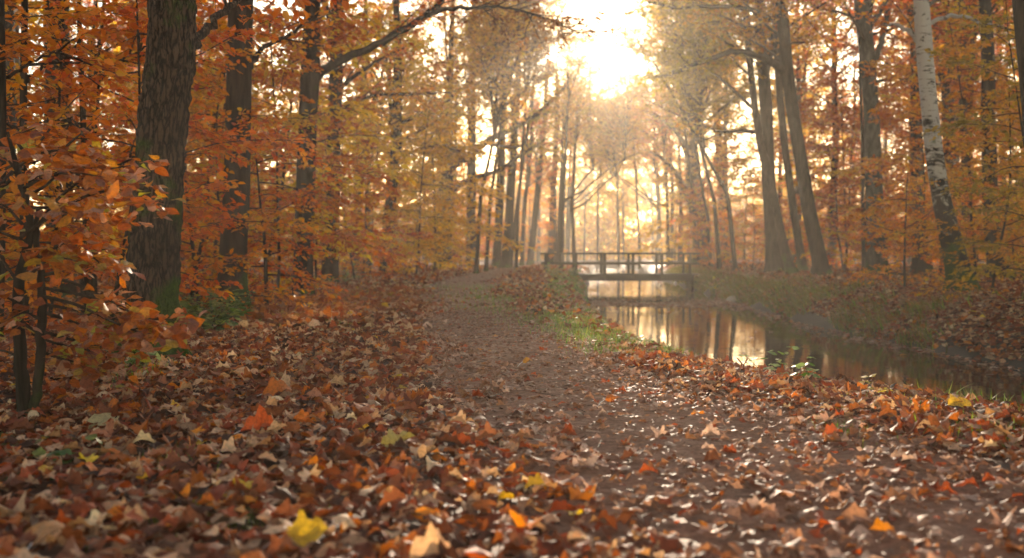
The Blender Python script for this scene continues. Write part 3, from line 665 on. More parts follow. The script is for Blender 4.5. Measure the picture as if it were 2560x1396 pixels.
# ------------------------------------------------------------------ saplings and understorey
def sap(label, x, d, k, sc, lm, rz=0, group=None, name='beech_sapling', cat='sapling'):
    X0 = (x-1280)/2560*d; z = float(ground_z(X0, d))
    r = thing(name, label, cat, (X0, d, z), group); r.rotation_euler = (0, 0, rz); r.scale = (sc, sc, sc)
    st, lv = SAPS[k]; link('trunk', st, r); put(lv, 'leaves', r, lm=lm)
    return r
for a in [
 ('orange sapling filling the gap between the mossy oak and the second trunk', 500, 12.5, 0, .85, 'orange', .3),
 ('low orange beech just behind the second trunk', 560, 15.5, 1, 1.0, 'orange', 1.3),
 ('glowing golden sapling at the foot of the third trunk', 668, 14.3, 3, 1.05, 'orange', 2.3),
 ('tall red-orange sapling between the second and third trunk', 690, 17.5, 2, .95, 'rust', .9),
 ('tall orange sapling left of the mossy oak', 270, 9.6, 0, .8, 'orange', 4.0),
 ('rust sapling behind the thin stems at far left', 120, 11, 2, .8, 'rust', 2.0),
 ('yellowish sapling behind the thin stems', 215, 13.5, 4, 1.0, 'gold', 5.0),
 ('orange sapling against the left edge of the photo', -10, 9, 4, .8, 'orange', 3.0),
 ('small yellow-green sapling low behind the mossy oak', 470, 15, 1, 1.1, 'gold', 2.7),
 ('tall sapling behind the second trunk, upper leaves yellow', 535, 19, 2, 1.1, 'gold', 3.1),
 ('russet sapling just left of the forked young oak', 790, 25, 4, 1.0, 'rust', .2),
 ('rust sapling between the forked young oak and the yellow tree', 890, 27, 0, 1.0, 'rust', .8),
 ('brown undergrowth sapling at the path edge near the yellow tree', 905, 31, 1, 1.1, 'orange', 1.8),
 ('tall bright yellow sapling left of the crooked trunk', 925, 37, 2, 1.3, 'yellow', 2.9),
 ('yellow-leaved young maple reaching high right of the crooked trunk', 1085, 44, 2, 1.6, 'yellow', .6),
 ('bright yellow sapling right of the crooked trunk', 1040, 36, 2, 1.15, 'yellow', 2.2),
 ('yellow sapling low beside the crooked trunk', 1020, 41, 0, 1.0, 'yellow', 4.2),
 ('golden sapling left of the broad old trunk', 1065, 48, 2, 1.1, 'gold', .5),
 ('orange sapling behind the broad old trunk', 1150, 66, 2, 1.2, 'rust', 1.5),
 ('orange sapling at the left path edge in the haze', 1220, 72, 0, 1.2, 'orange', 2.5),
 ('red sapling left of the bridge in the haze', 1345, 84, 2, 1.3, 'orange', 3.5),
 ('golden sapling at right behind the bridge rail', 1690, 66, 2, 1.2, 'yellow', 3.5),
 ('orange sapling on the right bank behind the bridge end', 1790, 62, 0, 1.2, 'orange', 1.5),
 ('pale orange sapling between hazy trunks on the right bank', 1860, 55, 2, 1.2, 'orange', 2.9),
 ('golden sapling left of the slanting group', 1880, 45, 4, 1.0, 'gold', 1.0),
 ('red-orange sapling right of the slanting group', 2110, 38, 2, 1.2, 'rust', .4),
 ('orange sapling between slanting group and grey trunk', 2095, 50, 0, 1.4, 'orange', .9),
 ('orange sapling behind the grey trunk', 2210, 36, 4, 1.2, 'rust', 1.9),
 ('orange sapling with low sprays between grey trunk and birch', 2285, 22, 0, .85, 'orange', 2.9),
 ('low orange spray sapling in front of the white birch foot', 2262, 19.5, 3, .95, 'orange', .9),
 ('golden sapling right of the white birch', 2475, 17.5, 0, .85, 'gold', 3.3),
 ('golden green sapling at the right edge of the photo', 2570, 14.5, 4, .85, 'olive', 1.2),
 ('orange sapling far right behind the dark birch', 2540, 30, 2, 1.0, 'orange', 4.2),
 ('tall gold sapling between the birches', 2440, 24, 2, 1.1, 'gold', 5.2),
 ('rust sapling above the bank left of the birch', 2350, 29, 2, 1.2, 'rust', 5.9),
]: sap(*a)
rng = np.random.default_rng(5)
def scatter(side, y0, y1, n, xr, mind):
    out = []; tries = 0
    while len(out) < n and tries < 6000:
        tries += 1
        y = rng.uniform(y0, y1)
        x = rng.uniform(*xr)
        if side < 0:
            xx = min(float(xpath(y))-2.2, -2.4)-x
            if y < 30 and xx > -3.6: continue
        else: xx = float(xright(y))+3.2+x
        if abs(xx) > y*.55+3: continue
        if all((xx-a)**2+(y-b)**2 > mind**2 for a, b in out): out.append((xx, y))
    return out
LMS = ['orange', 'rust', 'gold', 'gold', 'yellow', 'orange', 'yellow']
COLN = dict(orange='orange', rust='rust red', gold='golden brown', yellow='yellow', olive='olive')
def depth_name(y): return 'near' if y < 30 else ('in the middle distance' if y < 60 else 'in the far haze')
for side, sn in ((-1, 'left wood'), (1, 'right wood')):
    for k, (x, y) in enumerate(scatter(side, 20, 120, 80, (.0, 28), 2.2)):
        lm = LMS[rng.integers(0, 7)]
        lab = f"{COLN[lm]} young beech of the undergrowth {'behind the trunks' if y<60 else 'in the hazy distance'} in the {sn}"
        sap(lab, x/y*2560+1280, y, int(rng.integers(0, 5)), rng.uniform(1.0, 1.5), lm, rng.uniform(0, 6), group=f'{COLN[lm]} undergrowth beeches {"behind the trunks" if y<60 else "in the hazy distance"} in the {sn}')
    for k, (x, y) in enumerate(scatter(side, 26, 92, 28, (1.0, 26), 3.4)):
        lm = LMS[rng.integers(0, 7)]; hw = rng.uniform(.12, .24); s_ = 2560/y; l0 = rng.normal(0, .02)
        bx = x/y*2560+1280
        pts = [(bx, 640+.75*s_, hw*s_), (bx+l0*3*s_, 640-2*s_, hw*.85*s_), (bx+l0*7*s_, 640-6*s_, hw*.7*s_), (bx+l0*10*s_, 640-9*s_, hw*.55*s_)]
        w_ = 'behind the nearer trunks' if y < 60 else 'fading into the haze'
        tree('beech_tree', f"{COLN[lm]} leaved beech {w_} in the {sn}", 'tree', pts, y, top=rng.uniform(13, 16), crown=[(int(rng.integers(0, 4)), rng.uniform(4, 7), rng.uniform(.85, 1.1), rng.uniform(0, 6))],
             lm=lm, bark=MB_DARK if rng.random() < .5 else MB_OAK, flare=.6, group=f"{COLN[lm]} beeches {w_} in the {sn}")
# unseen trees added round and behind the standpoint to shade path and trunks
rb = np.random.default_rng(8)
for k, (x, y) in enumerate([(-5, -2), (-4.5, -8), (-8, -5), (-9, 2), (-3.5, -14), (7.5, -6), (9, 1), (8.6, 7), (12, -4), (-7, -15)]):
    r = thing('beech_tree', 'tall beech added out of view behind the photographer', 'tree', (x, y, float(ground_z(x, y))), 'added unseen beeches behind the photographer')
    hh = rb.uniform(3.0, 4.6); P_, R_ = resample([(0, 0, -.1), (rb.normal(0, .1), 0, 3), (rb.normal(0, .2), rb.normal(0, .2), hh+5)], [.22, .18, .08], 30)
    trunk_mesh(rb, P_, R_, 14, .05).build('trunk', MB_OAK, r)
    put(CROWNS[k % 4], 'crown', r, (0, 0, hh), rb.uniform(0, 6), (1.1, 1.1, 1.15), lm='orange')
# trunks closing the view beyond the bridge
for k in range(14):
    y = 122+rng.uniform(0, 26); x = y*.098+rng.uniform(-14, 14); hw = rng.uniform(.10, .2); s_ = 2560/y; bx = x/y*2560+1280
    pts = [(bx, 645, hw*s_), (bx+rng.uniform(-4, 4), 500, hw*.8*s_), (bx+rng.uniform(-6, 6), 380, hw*.5*s_)]
    tree('beech_tree', 'pale misty trunk beyond the end of the canal', 'tree', pts, y, top=15, crown=[(int(rng.integers(0, 4)), 7, .9, rng.uniform(0, 6))], lm='gold', bark=MB_OAK, flare=.4, group='misty trunks beyond the canal')

mb = MB(); n = 150000; rng = np.random.default_rng(31)
y = rng.uniform(150, 215, n); x = rng.uniform(-60, 90, n); z = rng.uniform(.2, 14, n)
k = fbm(x*.22+y*.05, z*.3+y*.1, 14) > np.interp(z, [0, 5, 14], [.22, .38, .58]); x, y, z = x[k], y[k], z[k]; n = len(x)
mb.inst(QUAD_V, QUAD_F, np.stack([x, y, z], 1), frames(rng.normal(0, 1, (n, 3)), rng.normal(0, 1, (n, 3))), rng.uniform(.5, 1.0, n), np.stack([rng.random(n), rng.random(n), rng.random(n)], 1))
tag(mb.build('far_woodland', ML['gold']), 'far wood closing the view beyond the canal, one pale misty mass', 'woodland', kind='stuff')

# ------------------------------------------------------------------ beech shrub in the left corner
BTPL = [leaf_template(np.random.default_rng(300+k), 'beech', 7, .45) for k in range(8)]
def hero_col(rng, n, P):
    pal = np.array([(.52,.17,.03), (.42,.11,.02), (.52,.24,.05), (.50,.34,.08), (.32,.09,.03), (.40,.37,.10), (.50,.28,.19), (.24,.08,.04)])
    w = np.array([.22, .2, .12, .07, .13, .05, .12, .09])
    c = pal[rng.choice(8, n, p=w)]
    return np.clip(c*rng.uniform(.8, 1.15, (n, 1)), 0, 1)
def shrub(label, d, stems, sprays, nm='beech_shrub', seed=7, leaf=.085):
    rg = np.random.default_rng(seed)
    b = px(stems[0][0][0], stems[0][0][1], d); b[2] = float(ground_z(b[0], b[1]))
    root = thing(nm, label, 'shrub', tuple(b))
    for q in stems:
        L3 = np.array([px(a, c, d) for a, c, h in q])-b; L3[0][2] = -.08
        P, r = resample(L3, [h/2560*d for a, c, h in q], 30); P[1:] += rg.normal(0, .004, (29, 3))
        mb = MB(); mb.tube(P, r, 9); mb.build('stem', MB_DARK, root)
    mb = MB(); subs = []
    for (q, dd) in sprays:
        L3 = np.array([px(a, c, d+dd*k/(len(q)-1)) for k, (a, c) in enumerate(q)])-b
        P, r = resample(L3, np.linspace(.009, .0025, len(q)), 20)
        mb.tube(P, r, 6); subs += sub_lines(rg, P, 4, .24, .25, .12, 0)+[P[6:]]
    foliage(mb, rg, subs, .085, .13, leaf*.9, 3, BTPL, flat=.5, droop=.12, colf=hero_col, twr=.0015, t0=.15)
    mb.build('leaves', [M_TWIG, M_HERO], root)
shrub('beech shrub with large orange and yellow leaves left of the mossy oak', 4.7,
   [[(62,1070,19),(58,960,17),(50,850,15),(42,740,14),(62,640,12),(82,590,10),(66,500,9),(40,420,7),(20,330,4)],
    [(78,1060,14),(92,980,12),(104,880,12),(106,760,11),(104,680,9),(90,590,7),(95,520,5)]],
   [([(45,600),(120,545),(210,490),(290,470),(345,490),(385,510)], -.2), ([(82,585),(140,500),(210,445),(280,420),(345,412)], .1),
    ([(60,470),(120,440),(180,430),(240,440)], -.3), ([(40,420),(90,385),(150,375),(200,380)], .1), ([(30,430),(0,460),(-40,480)], -.3),
    ([(70,520),(130,520),(200,540),(260,520)], -.5), ([(60,380),(30,340),(60,330),(90,320)], .2),
    ([(104,690),(180,670),(230,640),(250,660)], -.2), ([(104,700),(170,700),(250,740),(330,780),(400,800),(440,790)], -.1),
    ([(100,740),(190,760),(270,800),(340,830),(395,838)], -.35), ([(104,780),(170,800),(240,830),(300,835)], .2), ([(60,650),(110,640),(170,600),(220,560)], .1),
    ([(50,760),(10,740),(-30,720)], -.1), ([(50,800),(110,850),(180,870),(250,880)], .1), ([(40,700),(0,640),(-40,600)], .2), ([(104,800),(60,780),(20,800)], -.3), ([(55,560),(20,520),(-20,500)], .1),
    ([(104,880),(160,900),(220,910)], .1), ([(60,900),(20,880),(-30,870)], .2),
    ([(104,720),(200,735),(300,770),(380,800),(430,800)], -.3),([(104,760),(160,770),(260,790),(350,815)], 0),([(45,500),(110,470),(160,420),(250,420),(310,440)], .3),([(50,600),(0,580),(-30,590)], 0),([(104,830),(180,850),(260,870),(330,870)], .3),([(60,450),(20,400),(-20,380)], .2),([(60,700),(130,640),(180,650)],-.2)])

# ------------------------------------------------------------------ wooden footbridge
D = 42.7; BX0, BX1 = 1.26, 7.75; GY = 1.6
br = thing('footbridge', 'wooden footbridge with double rails crossing the canal', 'bridge', (4.9, D+.8, 0))
O = np.array([4.9, D+.8, 0])
def bpart(nm, lo, hi, mt):
    mb = MB(); mb.box(np.array(lo)-O, np.array(hi)-O, 0); o = mb.build(nm, mt, br)
    bv = o.modifiers.new('bevel', 'BEVEL'); bv.width = .008; bv.segments = 1
    return o
mb = MB(); x = 2.45
rg = np.random.default_rng(3)
while x < 7.7:
    mb.box(np.array((x, D-.04, -.052+rg.uniform(-.003, .003)))-O, np.array((x+.138, D+GY+.04, -.004+rg.uniform(-.004, .004)))-O); x += .145
mb.build('deck', M_BEAM, br)
for yy in (D, D+GY-.1):
    bpart('girder', (2.62, yy, -.30), (7.6, yy+.1, -.056), M_BEAM)
    near = yy == D; off = -.062 if near else .104
    for xp in (1.46, 2.67, 3.86, 5.04, 6.25, 7.42):
        wdt = .068 if xp in (3.86, 1.46) else .055
        zb = -.22 if xp > 2.6 else -.1
        bpart('post', (xp-wdt, yy+off, zb), (xp+wdt, yy+off+.06, .80), M_WOOD)
    o2 = -.10 if near else .166
    bpart('rail', (1.25, yy+o2, .38), (7.78, yy+o2+.036, .49), M_WOOD)
    bpart('handrail', (1.2, yy+off-.05, .802), (7.85, yy+off+.095, .885), M_WOOD)
for x0, x1 in ((2.3, 2.66), (7.5, 7.75)): bpart('abutment', (x0, D+.11, -.9), (x1, D+GY-.11, -.304), M_BEAM)

# ------------------------------------------------------------------ fallen leaves
def palette(rng, n, kind):
    P = {'mix': ([(.30,.07,.025),(.42,.13,.03),(.24,.085,.04),(.14,.045,.02),(.48,.29,.17),(.62,.42,.27),(.62,.20,.02),(.66,.40,.05),(.06,.025,.014),(.32,.14,.08),(.20,.045,.02)], [.14,.10,.14,.12,.16,.12,.03,.006,.12,.09,.06]),
         'path': ([(.30,.17,.11),(.42,.26,.19),(.20,.10,.06),(.14,.06,.035),(.34,.08,.03),(.5,.2,.05),(.50,.36,.28)], [.25,.2,.17,.12,.1,.03,.13]),
         'warm': ([(.38,.09,.02),(.52,.18,.03),(.3,.12,.05),(.45,.25,.14),(.2,.08,.04),(.55,.32,.06),(.34,.06,.02)], [.2,.22,.17,.14,.14,.04,.09])}
    c, w = P[kind]; w = np.array(w); c = np.array(c)[rng.choice(len(w), n, p=w/w.sum())]
    return np.clip(c*rng.uniform(.6, 1.45, (n, 1)), 0, .75)
rng = np.random.default_rng(77)
NT = [leaf_template(np.random.default_rng(400+k), ['oak', 'oak', 'beech', 'lobed'][k % 4], 13, .75) for k in range(32)]+[None]*0
MT = [maple_template(np.random.default_rng(500+k), .32) for k in range(8)]
def litter(mb, n, ylo, yhi, tpls, smin, smax, xlim, stack=.03, tilt=.5, pal=None, pathkeep=.2, hk=.85):
    # area-uniform in a wedge
    y = np.sqrt(rng.uniform(ylo**2, yhi**2, n)); x = rng.uniform(-1, 1, n)*(y*.56+1.2)
    if xlim: 
        s = (x > xlim[0]) & (x < xlim[1]); x, y = x[s], y[s]
    s_ = x-crest(y); t_ = x-xright(y)
    ok = (s_ < .25) | (t_ > .05)
    dp = np.abs(x-xpath(y))/(1.0*hk)
    bare = np.clip(1.55-dp*1.25+(fbm(x*1.1, y*.6, 41)-.5)*1.9, 0, 1)
    # away from the camera the path is swept barer in the middle
    bare = bare*np.interp(y, [1.5, 3.2, 5, 9], [.35, .62, .9, 1])
    ok &= rng.random(len(x)) > bare*(1-pathkeep)
    ok &= ~((y > 8.5) & (s_ > -.75) & (s_ < .3) & (rng.random(len(x)) < .5))
    x, y, dp, bare = x[ok], y[ok], dp[ok], bare[ok]; s2 = x-crest(y)
    n = len(x)
    z = ground_z(x, y)+.012+stack*rng.random(n)*(1-.85*bare)+.02*(1-bare)*fbm(x*3, y*3, 12)*np.clip(-s2/.8, 0, 1.5)
    a = rng.uniform(0, 2*math.pi, n); tl = tilt*(1-.6*bare)[:, None]
    dv = np.stack([np.cos(a), np.sin(a), rng.normal(0, 1, n)*tl[:, 0]*.5], 1)
    # follow the slope
    e = .08; gx_ = (ground_z(x+e, y)-ground_z(x-e, y))/(2*e); gy_ = (ground_z(x, y+e)-ground_z(x, y-e))/(2*e)
    nr = np.stack([-gx_, -gy_, np.ones(n)], 1)+rng.normal(0, 1, (n, 3))*tl*.8
    fl = rng.random(n) < .35; nr[fl] *= -1
    fr = frames(dv, nr); sc = rng.uniform(smin, smax, n)*rng.choice([1, 1, .8, 1.15], n)*(1-.35*bare)
    pos = np.stack([x, y, z], 1)
    # centre the leaf on its point
    pos = pos-fr[:, 0]*(sc*.5)[:, None]; pos[:, 2] = z+.2*sc*np.abs(fr[:, 0, 2])
    onp = bare > .35
    c = palette(rng, n, 'mix'); c[onp] = palette(rng, int(onp.sum()), 'path')
    if pal:
        w = pal(x, y); c = c*(1-w[:, None])+palette(rng, n, 'warm')*w[:, None]
    ch = rng.integers(0, len(tpls), n)
    for k, (tv, tf) in enumerate(tpls):
        s = ch == k; mb.inst(tv, tf, pos[s], fr[s], sc[s], c[s])
warmf = lambda x, y: np.clip(1-np.hypot((x+3.0)/2.5, (y-16)/7), 0, 1)  # sunlit patch of litter, put into the leaf colours as a warmer palette
mb = MB()
litter(mb, 50000, 1.9, 9.5, NT, .036, .098, (-8, 5.5), .04, .32, warmf)
litter(mb, 600, 1.9, 9.5, MT, .06, .10, (-8, 5.5), .05, .5, warmf, .2)
litter(mb, 60000, 9.5, 24, [(v, f) for v, f in [leaf_template(np.random.default_rng(600+k), 'oak', 4, .9) for k in range(10)]], .07, .12, (-12, 14), .05, .55, warmf, .2)
n = 42000; y = rng.uniform(8, 46, n); t_ = .08+np.abs(rng.normal(0, 1.9, n)); x = xright(y)+t_; a = rng.uniform(0, 6.28, n); e = .08
nr = np.stack([-(ground_z(x+e, y)-ground_z(x-e, y))/(2*e), 0*x, 1+0*x], 1)+rng.normal(0, .35, (n, 3)); fr = frames(np.stack([np.cos(a), np.sin(a), rng.normal(0, .2, n)], 1), nr)
mb.inst(HEX_V, HEX_F, np.stack([x, y, ground_z(x, y)+.02+.05*rng.random(n)], 1), fr, rng.uniform(.06, .13, n), palette(rng, n, 'mix'))
litter(mb, 110000, 24, 75, [(QUAD_V, QUAD_F), (HEX_V, HEX_F)], .10, .18, (-16, 22), .05, .9, None, .15)
# broken bits trodden into the path
n = 12000; y = np.sqrt(rng.uniform(1.9**2, 14**2, n)); x = xpath(y)+rng.normal(0, .75, n); a = rng.uniform(0, 6.28, n)
fr = frames(np.stack([np.cos(a), np.sin(a), rng.normal(0, .1, n)], 1), np.array([0, 0, 1.])+rng.normal(0, .3, (n, 3)))
mb.inst(HEX_V, HEX_F, np.stack([x, y, ground_z(x, y)+.022+.012*rng.random(n)], 1), fr, rng.uniform(.01, .045, n), palette(rng, n, 'path')*.8)
n = 420; y = np.sqrt(rng.uniform(2.0**2, 12**2, n)); x = rng.uniform(-1, 1, n)*(y*.56+.6); k = x < crest(y); x, y = x[k], y[k]; n = len(x)
a = rng.uniform(0, 6.28, n); l_ = rng.uniform(.03, .16, n); p0 = np.stack([x, y, ground_z(x, y)+.045], 1); p1 = p0+np.stack([np.cos(a)*l_, np.sin(a)*l_, rng.normal(0, .012, n)], 1)
mb.twigs(p0, p1, .0022, .0013); mb.c[-1][:] = (.05, .03, .02)
tag(mb.build('leaf_litter', M_LITTER), 'deep carpet of fallen oak, maple and beech leaves in red, brown and tan', 'fallen leaves', kind='stuff')
# leaves afloat
mb = MB(); n = 7200; y = rng.uniform(8, 60, n)
y[:3600] = rng.normal(29.5, 1.2, 3600)
x = crest(y)+.2+(xright(y)-crest(y)-.1)*rng.random(n)
edge = rng.random(n) < .5; x[edge & (y < 28)] = (xright(y)-np.abs(rng.normal(0, .28, n)))[edge & (y < 28)]
kp = (y > 25) | (x > xright(y)-.9) | (rng.random(n) < .12); kp &= (y < 34) | (rng.random(n) < .15)
kp &= (np.abs(y-29.5) > 4) | (fbm(x*.8, y*.9, 60) > .42)
x, y = x[kp], y[kp]; n = len(x); a = rng.uniform(0, 6.28, n)
fr = frames(np.stack([np.cos(a), np.sin(a), 0*a], 1), np.array([0, 0, 1.])+rng.normal(0, .12, (n, 3)))
mb.inst(HEX_V, HEX_F, np.stack([x, y, WATER_Z+.006+rng.random(n)*.012], 1), fr, rng.uniform(.07, .13, n), palette(rng, n, 'path'))
tag(mb.build('floating_leaves', M_LITTER), 'brown leaves floating on the still canal water', 'fallen leaves', kind='stuff')

# leaves that stand out from the carpet
def lone(label, x, y, kind, size, col, seed, tilt=.35, rot=0, nm='fallen_leaf'):
    d = 1920/(y-640)*.93; rg = np.random.default_rng(seed); p = px(x, y, d); p[2] = float(ground_z(p[0], d))+.075
    V, F = maple_template(rg, .5) if kind == 'maple' else leaf_template(rg, kind, 12, .7)
    V = V-np.array([.45, 0, 0])
    mb = MB(); fr = frames(np.array([[math.cos(rot), math.sin(rot), .1]]), np.array([[rg.normal(0, tilt), -.55, 1.]]))
    mb.inst(V, F, np.zeros((1, 3)), fr, [size], np.array([col]))
    # stalk
    b = -fr[0, 0]*size*.45; mb.tube([b, b-fr[0, 0]*size*.25+np.array([0, 0, -.01]), b-fr[0, 0]*size*.5+np.array([0, 0, -.03])], [.0012, .001, .0008], 5)
    tag(mb.build(nm, M_LITTER, None, tuple(p)), label, 'leaf')
lone('bright yellow leaf lying at the bottom of the photo left of centre', 760, 1352, 'lobed', .11, (.60,.38,.04), 1, rot=.1)
lone('upright yellow maple leaf standing on the litter in the middle left', 825, 1042, 'maple', .13, (.70,.40,.04), 2, rot=1.9, tilt=.6)
lone('orange oak leaf lying left of the yellow maple leaf, further off', 690, 985, 'oak', .15, (.48,.14,.025), 3, rot=.2)
lone('orange oak leaf close below the orange one, redder', 640, 1085, 'oak', .14, (.55,.10,.02), 4, rot=.6)
lone('pale greenish yellow leaf on the litter at left near the shrub foot', 265, 1062, 'oak', .17, (.44,.38,.2), 5, rot=2.8)
lone('pale greenish leaf lying in front of the path centre left', 990, 1120, 'lobed', .13, (.36,.30,.12), 6, rot=.4)
lone('yellow leaf lying at the right near the water edge', 2395, 1003, 'lobed', .13, (.70,.42,.04), 7, rot=.3)
lone('single orange leaf on the bare path', 1530, 1008, 'beech', .08, (.52,.15,.02), 8, rot=.3, tilt=.6)
lone('small orange leaf on the bare path beyond the other one', 1318, 912, 'beech', .07, (.58,.26,.03), 9, rot=.3)
lone('large tan leaf standing in the bottom left corner', 110, 1350, 'oak', .15, (.46,.24,.1), 10, rot=1.6, tilt=.5)

# ------------------------------------------------------------------ grass
def blade(curve):
    V = []
    for k in range(5):
        t = k/4; w = .035*(1-t**1.6)+.002
        V += [(curve*t*t, w, t*(1-.25*curve*t)), (curve*t*t, -w, t*(1-.25*curve*t))]
    F = [(2*k, 2*k+1, 2*k+3, 2*k+2) for k in range(4)]
    return np.array(V), np.array(F)
BL = [blade(c) for c in (.15, .45, .8, 1.1)]
def grass(mb, x, y, h, col, lean=None):
    n = len(x); a = rng.uniform(0, 6.28, n); z = ground_z(x, y)
    fx = np.stack([np.cos(a), np.sin(a), 0*a], 1)
    if lean is not None: fx = fx*.5+np.array(lean)
    up = np.array([0, 0, 1.])+rng.normal(0, .18, (n, 3))
    y_ = np.cross(up, fx); y_ /= np.linalg.norm(y_, axis=1)[:, None]; x_ = np.cross(y_, up)
    up /= np.linalg.norm(up, axis=1)[:, None]; x_ /= np.linalg.norm(x_, axis=1)[:, None]
    fr = np.stack([x_, y_, up], 1); ch = rng.integers(0, 4, n); sc = h*rng.uniform(.5, 1.2, n)
    pos = np.stack([x, y, z-.01], 1)
    for k, (tv, tf) in enumerate(BL):
        s = ch == k; mb.inst(tv, tf, pos[s], fr[s], sc[s], col[s])
def gcol(n, g=1.0):
    A = np.array([(.13,.24,.03), (.22,.32,.04), (.34,.36,.10), (.07,.15,.02)]); B = np.array([(.34,.22,.08), (.26,.15,.05), (.2,.18,.05), (.12,.13,.03)])
    s = rng.random(n) < g; i = rng.integers(0, 4, n)
    return np.where(s[:, None], A[i], B[i])*rng.uniform(.7, 1.2, (n, 1))
mb = MB()
# along the left crest, patchy
n = 52000; y = rng.uniform(7.5, 46, n)**1.0; x = crest(y)+np.clip(rng.normal(-.28, .3, n), -1.3, .35)
k = fbm(x*1.6, y*.8, 91) > np.interp(y, [7.5, 9, 12, 46], [.62, .5, .44, .34]); x, y = x[k], y[k]
grass(mb, x, y, .11, gcol(len(x), .9))
# around the near crest: sparse tall blades
n = 500; y = rng.uniform(4.2, 9, n); x = crest(y)+rng.normal(-.08, .12, n); k = fbm(x*2, y*2, 71) > .56; grass(mb, x[k], y[k], .13, gcol(int(k.sum()), .8))
# tufts scattered through the litter (pixel position, radius)
for (a, b, r, h, cnt) in [(820,820,.5,.1,900),(740,835,.4,.09,500),(2110,1085,.12,.07,90),(1330,748,1.2,.12,1800),(1340,775,.9,.1,1500),(1400,800,.6,.09,1300),(1470,825,.35,.08,700),(1310,725,1.6,.13,1500),(2460,1100,.16,.1,240),(500,1290,.14,.07,260),(680,1290,.12,.06,220),(450,1165,.12,.08,150),(620,1230,.1,.06,120),(340,960,.2,.12,160),(2240,1010,.2,.09,160),(1540,880,.2,.09,350),(2440,985,.2,.15,45),(2545,1020,.2,.15,50),(960,722,.9,.12,900),(930,712,1.2,.12,700),(880,745,.7,.12,600)]:
    d = 1920/(b-640); c0 = px(a, b, d); x = c0[0]+rng.normal(0, r*.6, cnt); y = d+rng.normal(0, r, cnt); grass(mb, x, y, h, gcol(cnt, .95))
tag(mb.build('grass', M_GRASS), 'short green grass growing through the leaves along the left bank', 'grass', kind='stuff')
mb = MB(); n = 34000; y = rng.uniform(9, 62, n); x = xright(y)+np.abs(rng.normal(.35, .45, n)); k = (fbm(x*1.3, y*.9, 33) > np.interp(y, [9, 20, 32, 60], [.56, .52, .40, .35])); x, y = x[k], y[k]
grass(mb, x, y, .26, gcol(len(x), .35), lean=(-.8, -.2, 0))
tag(mb.build('bank_grass', M_GRASS), 'tufts of tan and green grass hanging over the right canal bank', 'grass', kind='stuff')

# ------------------------------------------------------------------ small plants
PTPL = [leaf_template(np.random.default_rng(700+k), 'beech', 6, .35) for k in range(5)]
def plant(label, x, y, h, nst, col, lf=.06, dd=0, seed=1, nm='bramble_plant', cat='plant', spread=.5, nl=7):
    d = 1920/(y-640)+dd; rg = np.random.default_rng(seed); b = px(x, y, d); b[2] = float(ground_z(b[0], d))
    root = thing(nm, label, cat, tuple(b)); st = MB(); lv = MB(); col = np.array(col)
    for k in range(nst):
        az = rg.uniform(0, 6.28); ln = limb_line(rg, (rg.normal(0, .03), rg.normal(0, .03), -.03), (math.cos(az)*spread, math.sin(az)*spread, 1), h*rg.uniform(.7, 1.2), 7, -.9, .12)
        st.tube(ln, np.linspace(.003, .0012, 7), 5)
        m_ = nl; t = np.linspace(.35, 1, m_); P = np.stack([np.interp(t*6, np.arange(7), ln[:, j]) for j in range(3)], 1)
        a = rg.uniform(0, 6.28, m_*2); dv = np.stack([np.cos(a), np.sin(a), rg.normal(-.1, .2, m_*2)], 1); nr = np.array([0, 0, 1.])+rg.normal(0, .3, (m_*2, 3))
        c = np.clip(col[rg.integers(0, len(col), m_*2)]*rg.uniform(.8, 1.2, (m_*2, 1)), 0, 1)
        ch = rg.integers(0, 5, m_*2); fr = frames(dv, nr); PP = np.repeat(P, 2, 0); sc = lf*rg.uniform(.6, 1.2, m_*2)
        for j in range(5):
            s = ch == j; lv.inst(PTPL[j][0], PTPL[j][1], PP[s], fr[s], sc[s], c[s])
    st.build('stems', M_TWIG, root); lv.build('leaves', M_GRASS, root)
GR = [(.06,.12,.03), (.10,.17,.04), (.16,.20,.05)]; PG = [(.25,.33,.14), (.35,.40,.2), (.12,.2,.05)]; YG = [(.5,.38,.06), (.3,.3,.05), (.55,.28,.04)]
plant('green bramble clump right of the mossy foot of the nearest oak', 520, 850, .5, 30, GR+[(.3,.36,.12)], .085, .4, 1)
plant('green leafy clump behind the bramble at the second trunk foot', 575, 815, .45, 22, GR, .08, 0, 2)
plant('yellow green fern-like clump at the oak foot beside the bramble', 490, 800, .5, 20, YG+GR, .06, 0, 3)
plant('small weed with long pale leaves in front of the nearest oak', 345, 925, .28, 5, PG, .11, -.5, 4, 'weed', 'plant', .4, 3)
plant('pale green nettle-like plant on the left bank against the water', 1915, 925, .26, 5, PG, .06, 0, 5, 'weed', 'plant', .3, 4)
plant('taller pale green plant with drooping leaves right of the first on the bank', 2010, 950, .21, 5, PG+GR, .07, 0, 6, 'weed', 'plant', .35, 5)
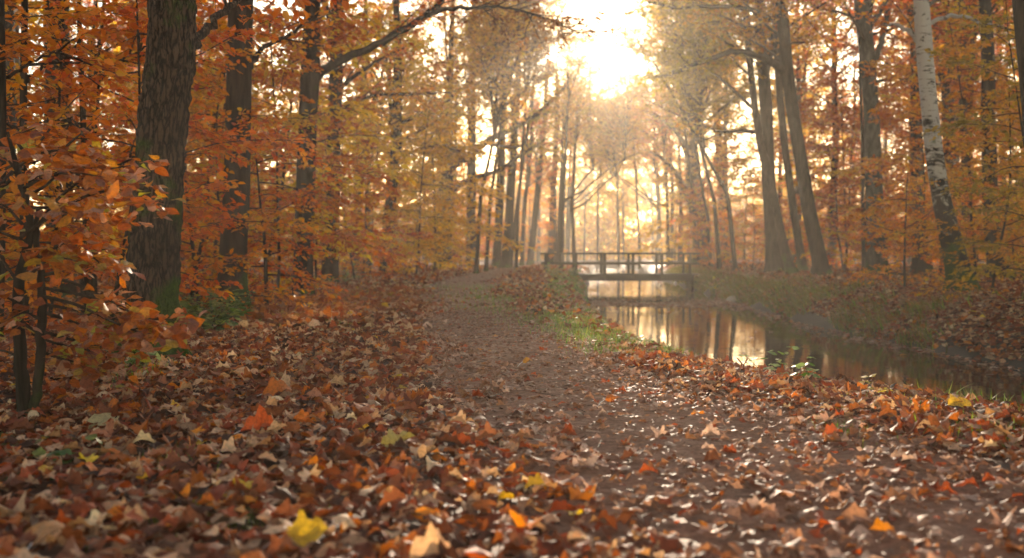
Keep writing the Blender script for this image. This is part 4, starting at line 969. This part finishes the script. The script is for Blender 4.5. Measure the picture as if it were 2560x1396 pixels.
plant('thin yellow leaved seedling on the bank at right', 2215, 985, .24, 4, YG, .05, 0, 7, 'seedling', 'plant', .4, 3)
plant('low green plant on the bank left of centre water edge', 1620, 850, .16, 6, GR+PG, .05, 0, 8, 'weed', 'plant', .5, 5)
plant('green patch plant on the left bank nearest the bridge reflection', 1430, 800, .14, 10, GR+PG, .06, 0, 9, 'weed', 'plant', .8, 6)
plant('pale green plant on the bank where the path bends', 1280, 735, .2, 12, GR+PG, .08, 0, 10, 'weed', 'plant', .9, 6)
plant('dark green ivy sprig in the lower left corner', 130, 1175, .2, 9, GR, .085, 0, 11, 'ivy_sprig', 'plant', 1.0, 3)
plant('dark green low leaves at left edge beside the ivy', 20, 1120, .2, 8, GR, .08, 0, 12, 'ivy_sprig', 'plant', 1.0, 3)
plant('dark green seedling in the litter at right', 2480, 1120, .1, 4, GR, .06, 0, 13, 'seedling', 'plant', .8, 3)
plant('yellow green brush at the foot of the third trunk', 800, 725, .5, 14, YG+GR, .08, 0, 14, 'bramble_plant')
plant('pale brush between third trunk and the yellow tree', 870, 712, .6, 14, YG+PG, .09, 0, 15, 'bramble_plant')
plant('pale green bush beside the left end of the bridge', 1385, 700, .55, 22, PG+YG, .10, 3, 16, 'bush')
plant('dark green bush under the left end of the bridge', 1432, 702, .6, 22, GR, .10, 8, 17, 'bush')
plant('green brush on the right bank near the bridge', 1790, 690, .6, 22, GR+YG, .10, -2, 18, 'bush')
plant('green yellow seedlings right of the mossy oak foot on the litter', 560, 690, .5, 8, YG, .07, 0, 19, 'weed')

# ------------------------------------------------------------------ morning haze
m_, N, L = mat('haze'); pv = N.new('ShaderNodeVolumePrincipled'); pv.inputs['Color'].default_value = (1, .93, .82, 1)
pv.inputs['Density'].default_value = HAZE_DENSITY; pv.inputs['Anisotropy'].default_value = HAZE_G
o = N.new('ShaderNodeOutputMaterial'); L.new(pv.outputs[0], o.inputs['Volume'])
mb = MB(); mb.box((-170, -40, -2.2), (170, 270, 23.5))
tag(mb.build('haze', m_), kind='stuff')
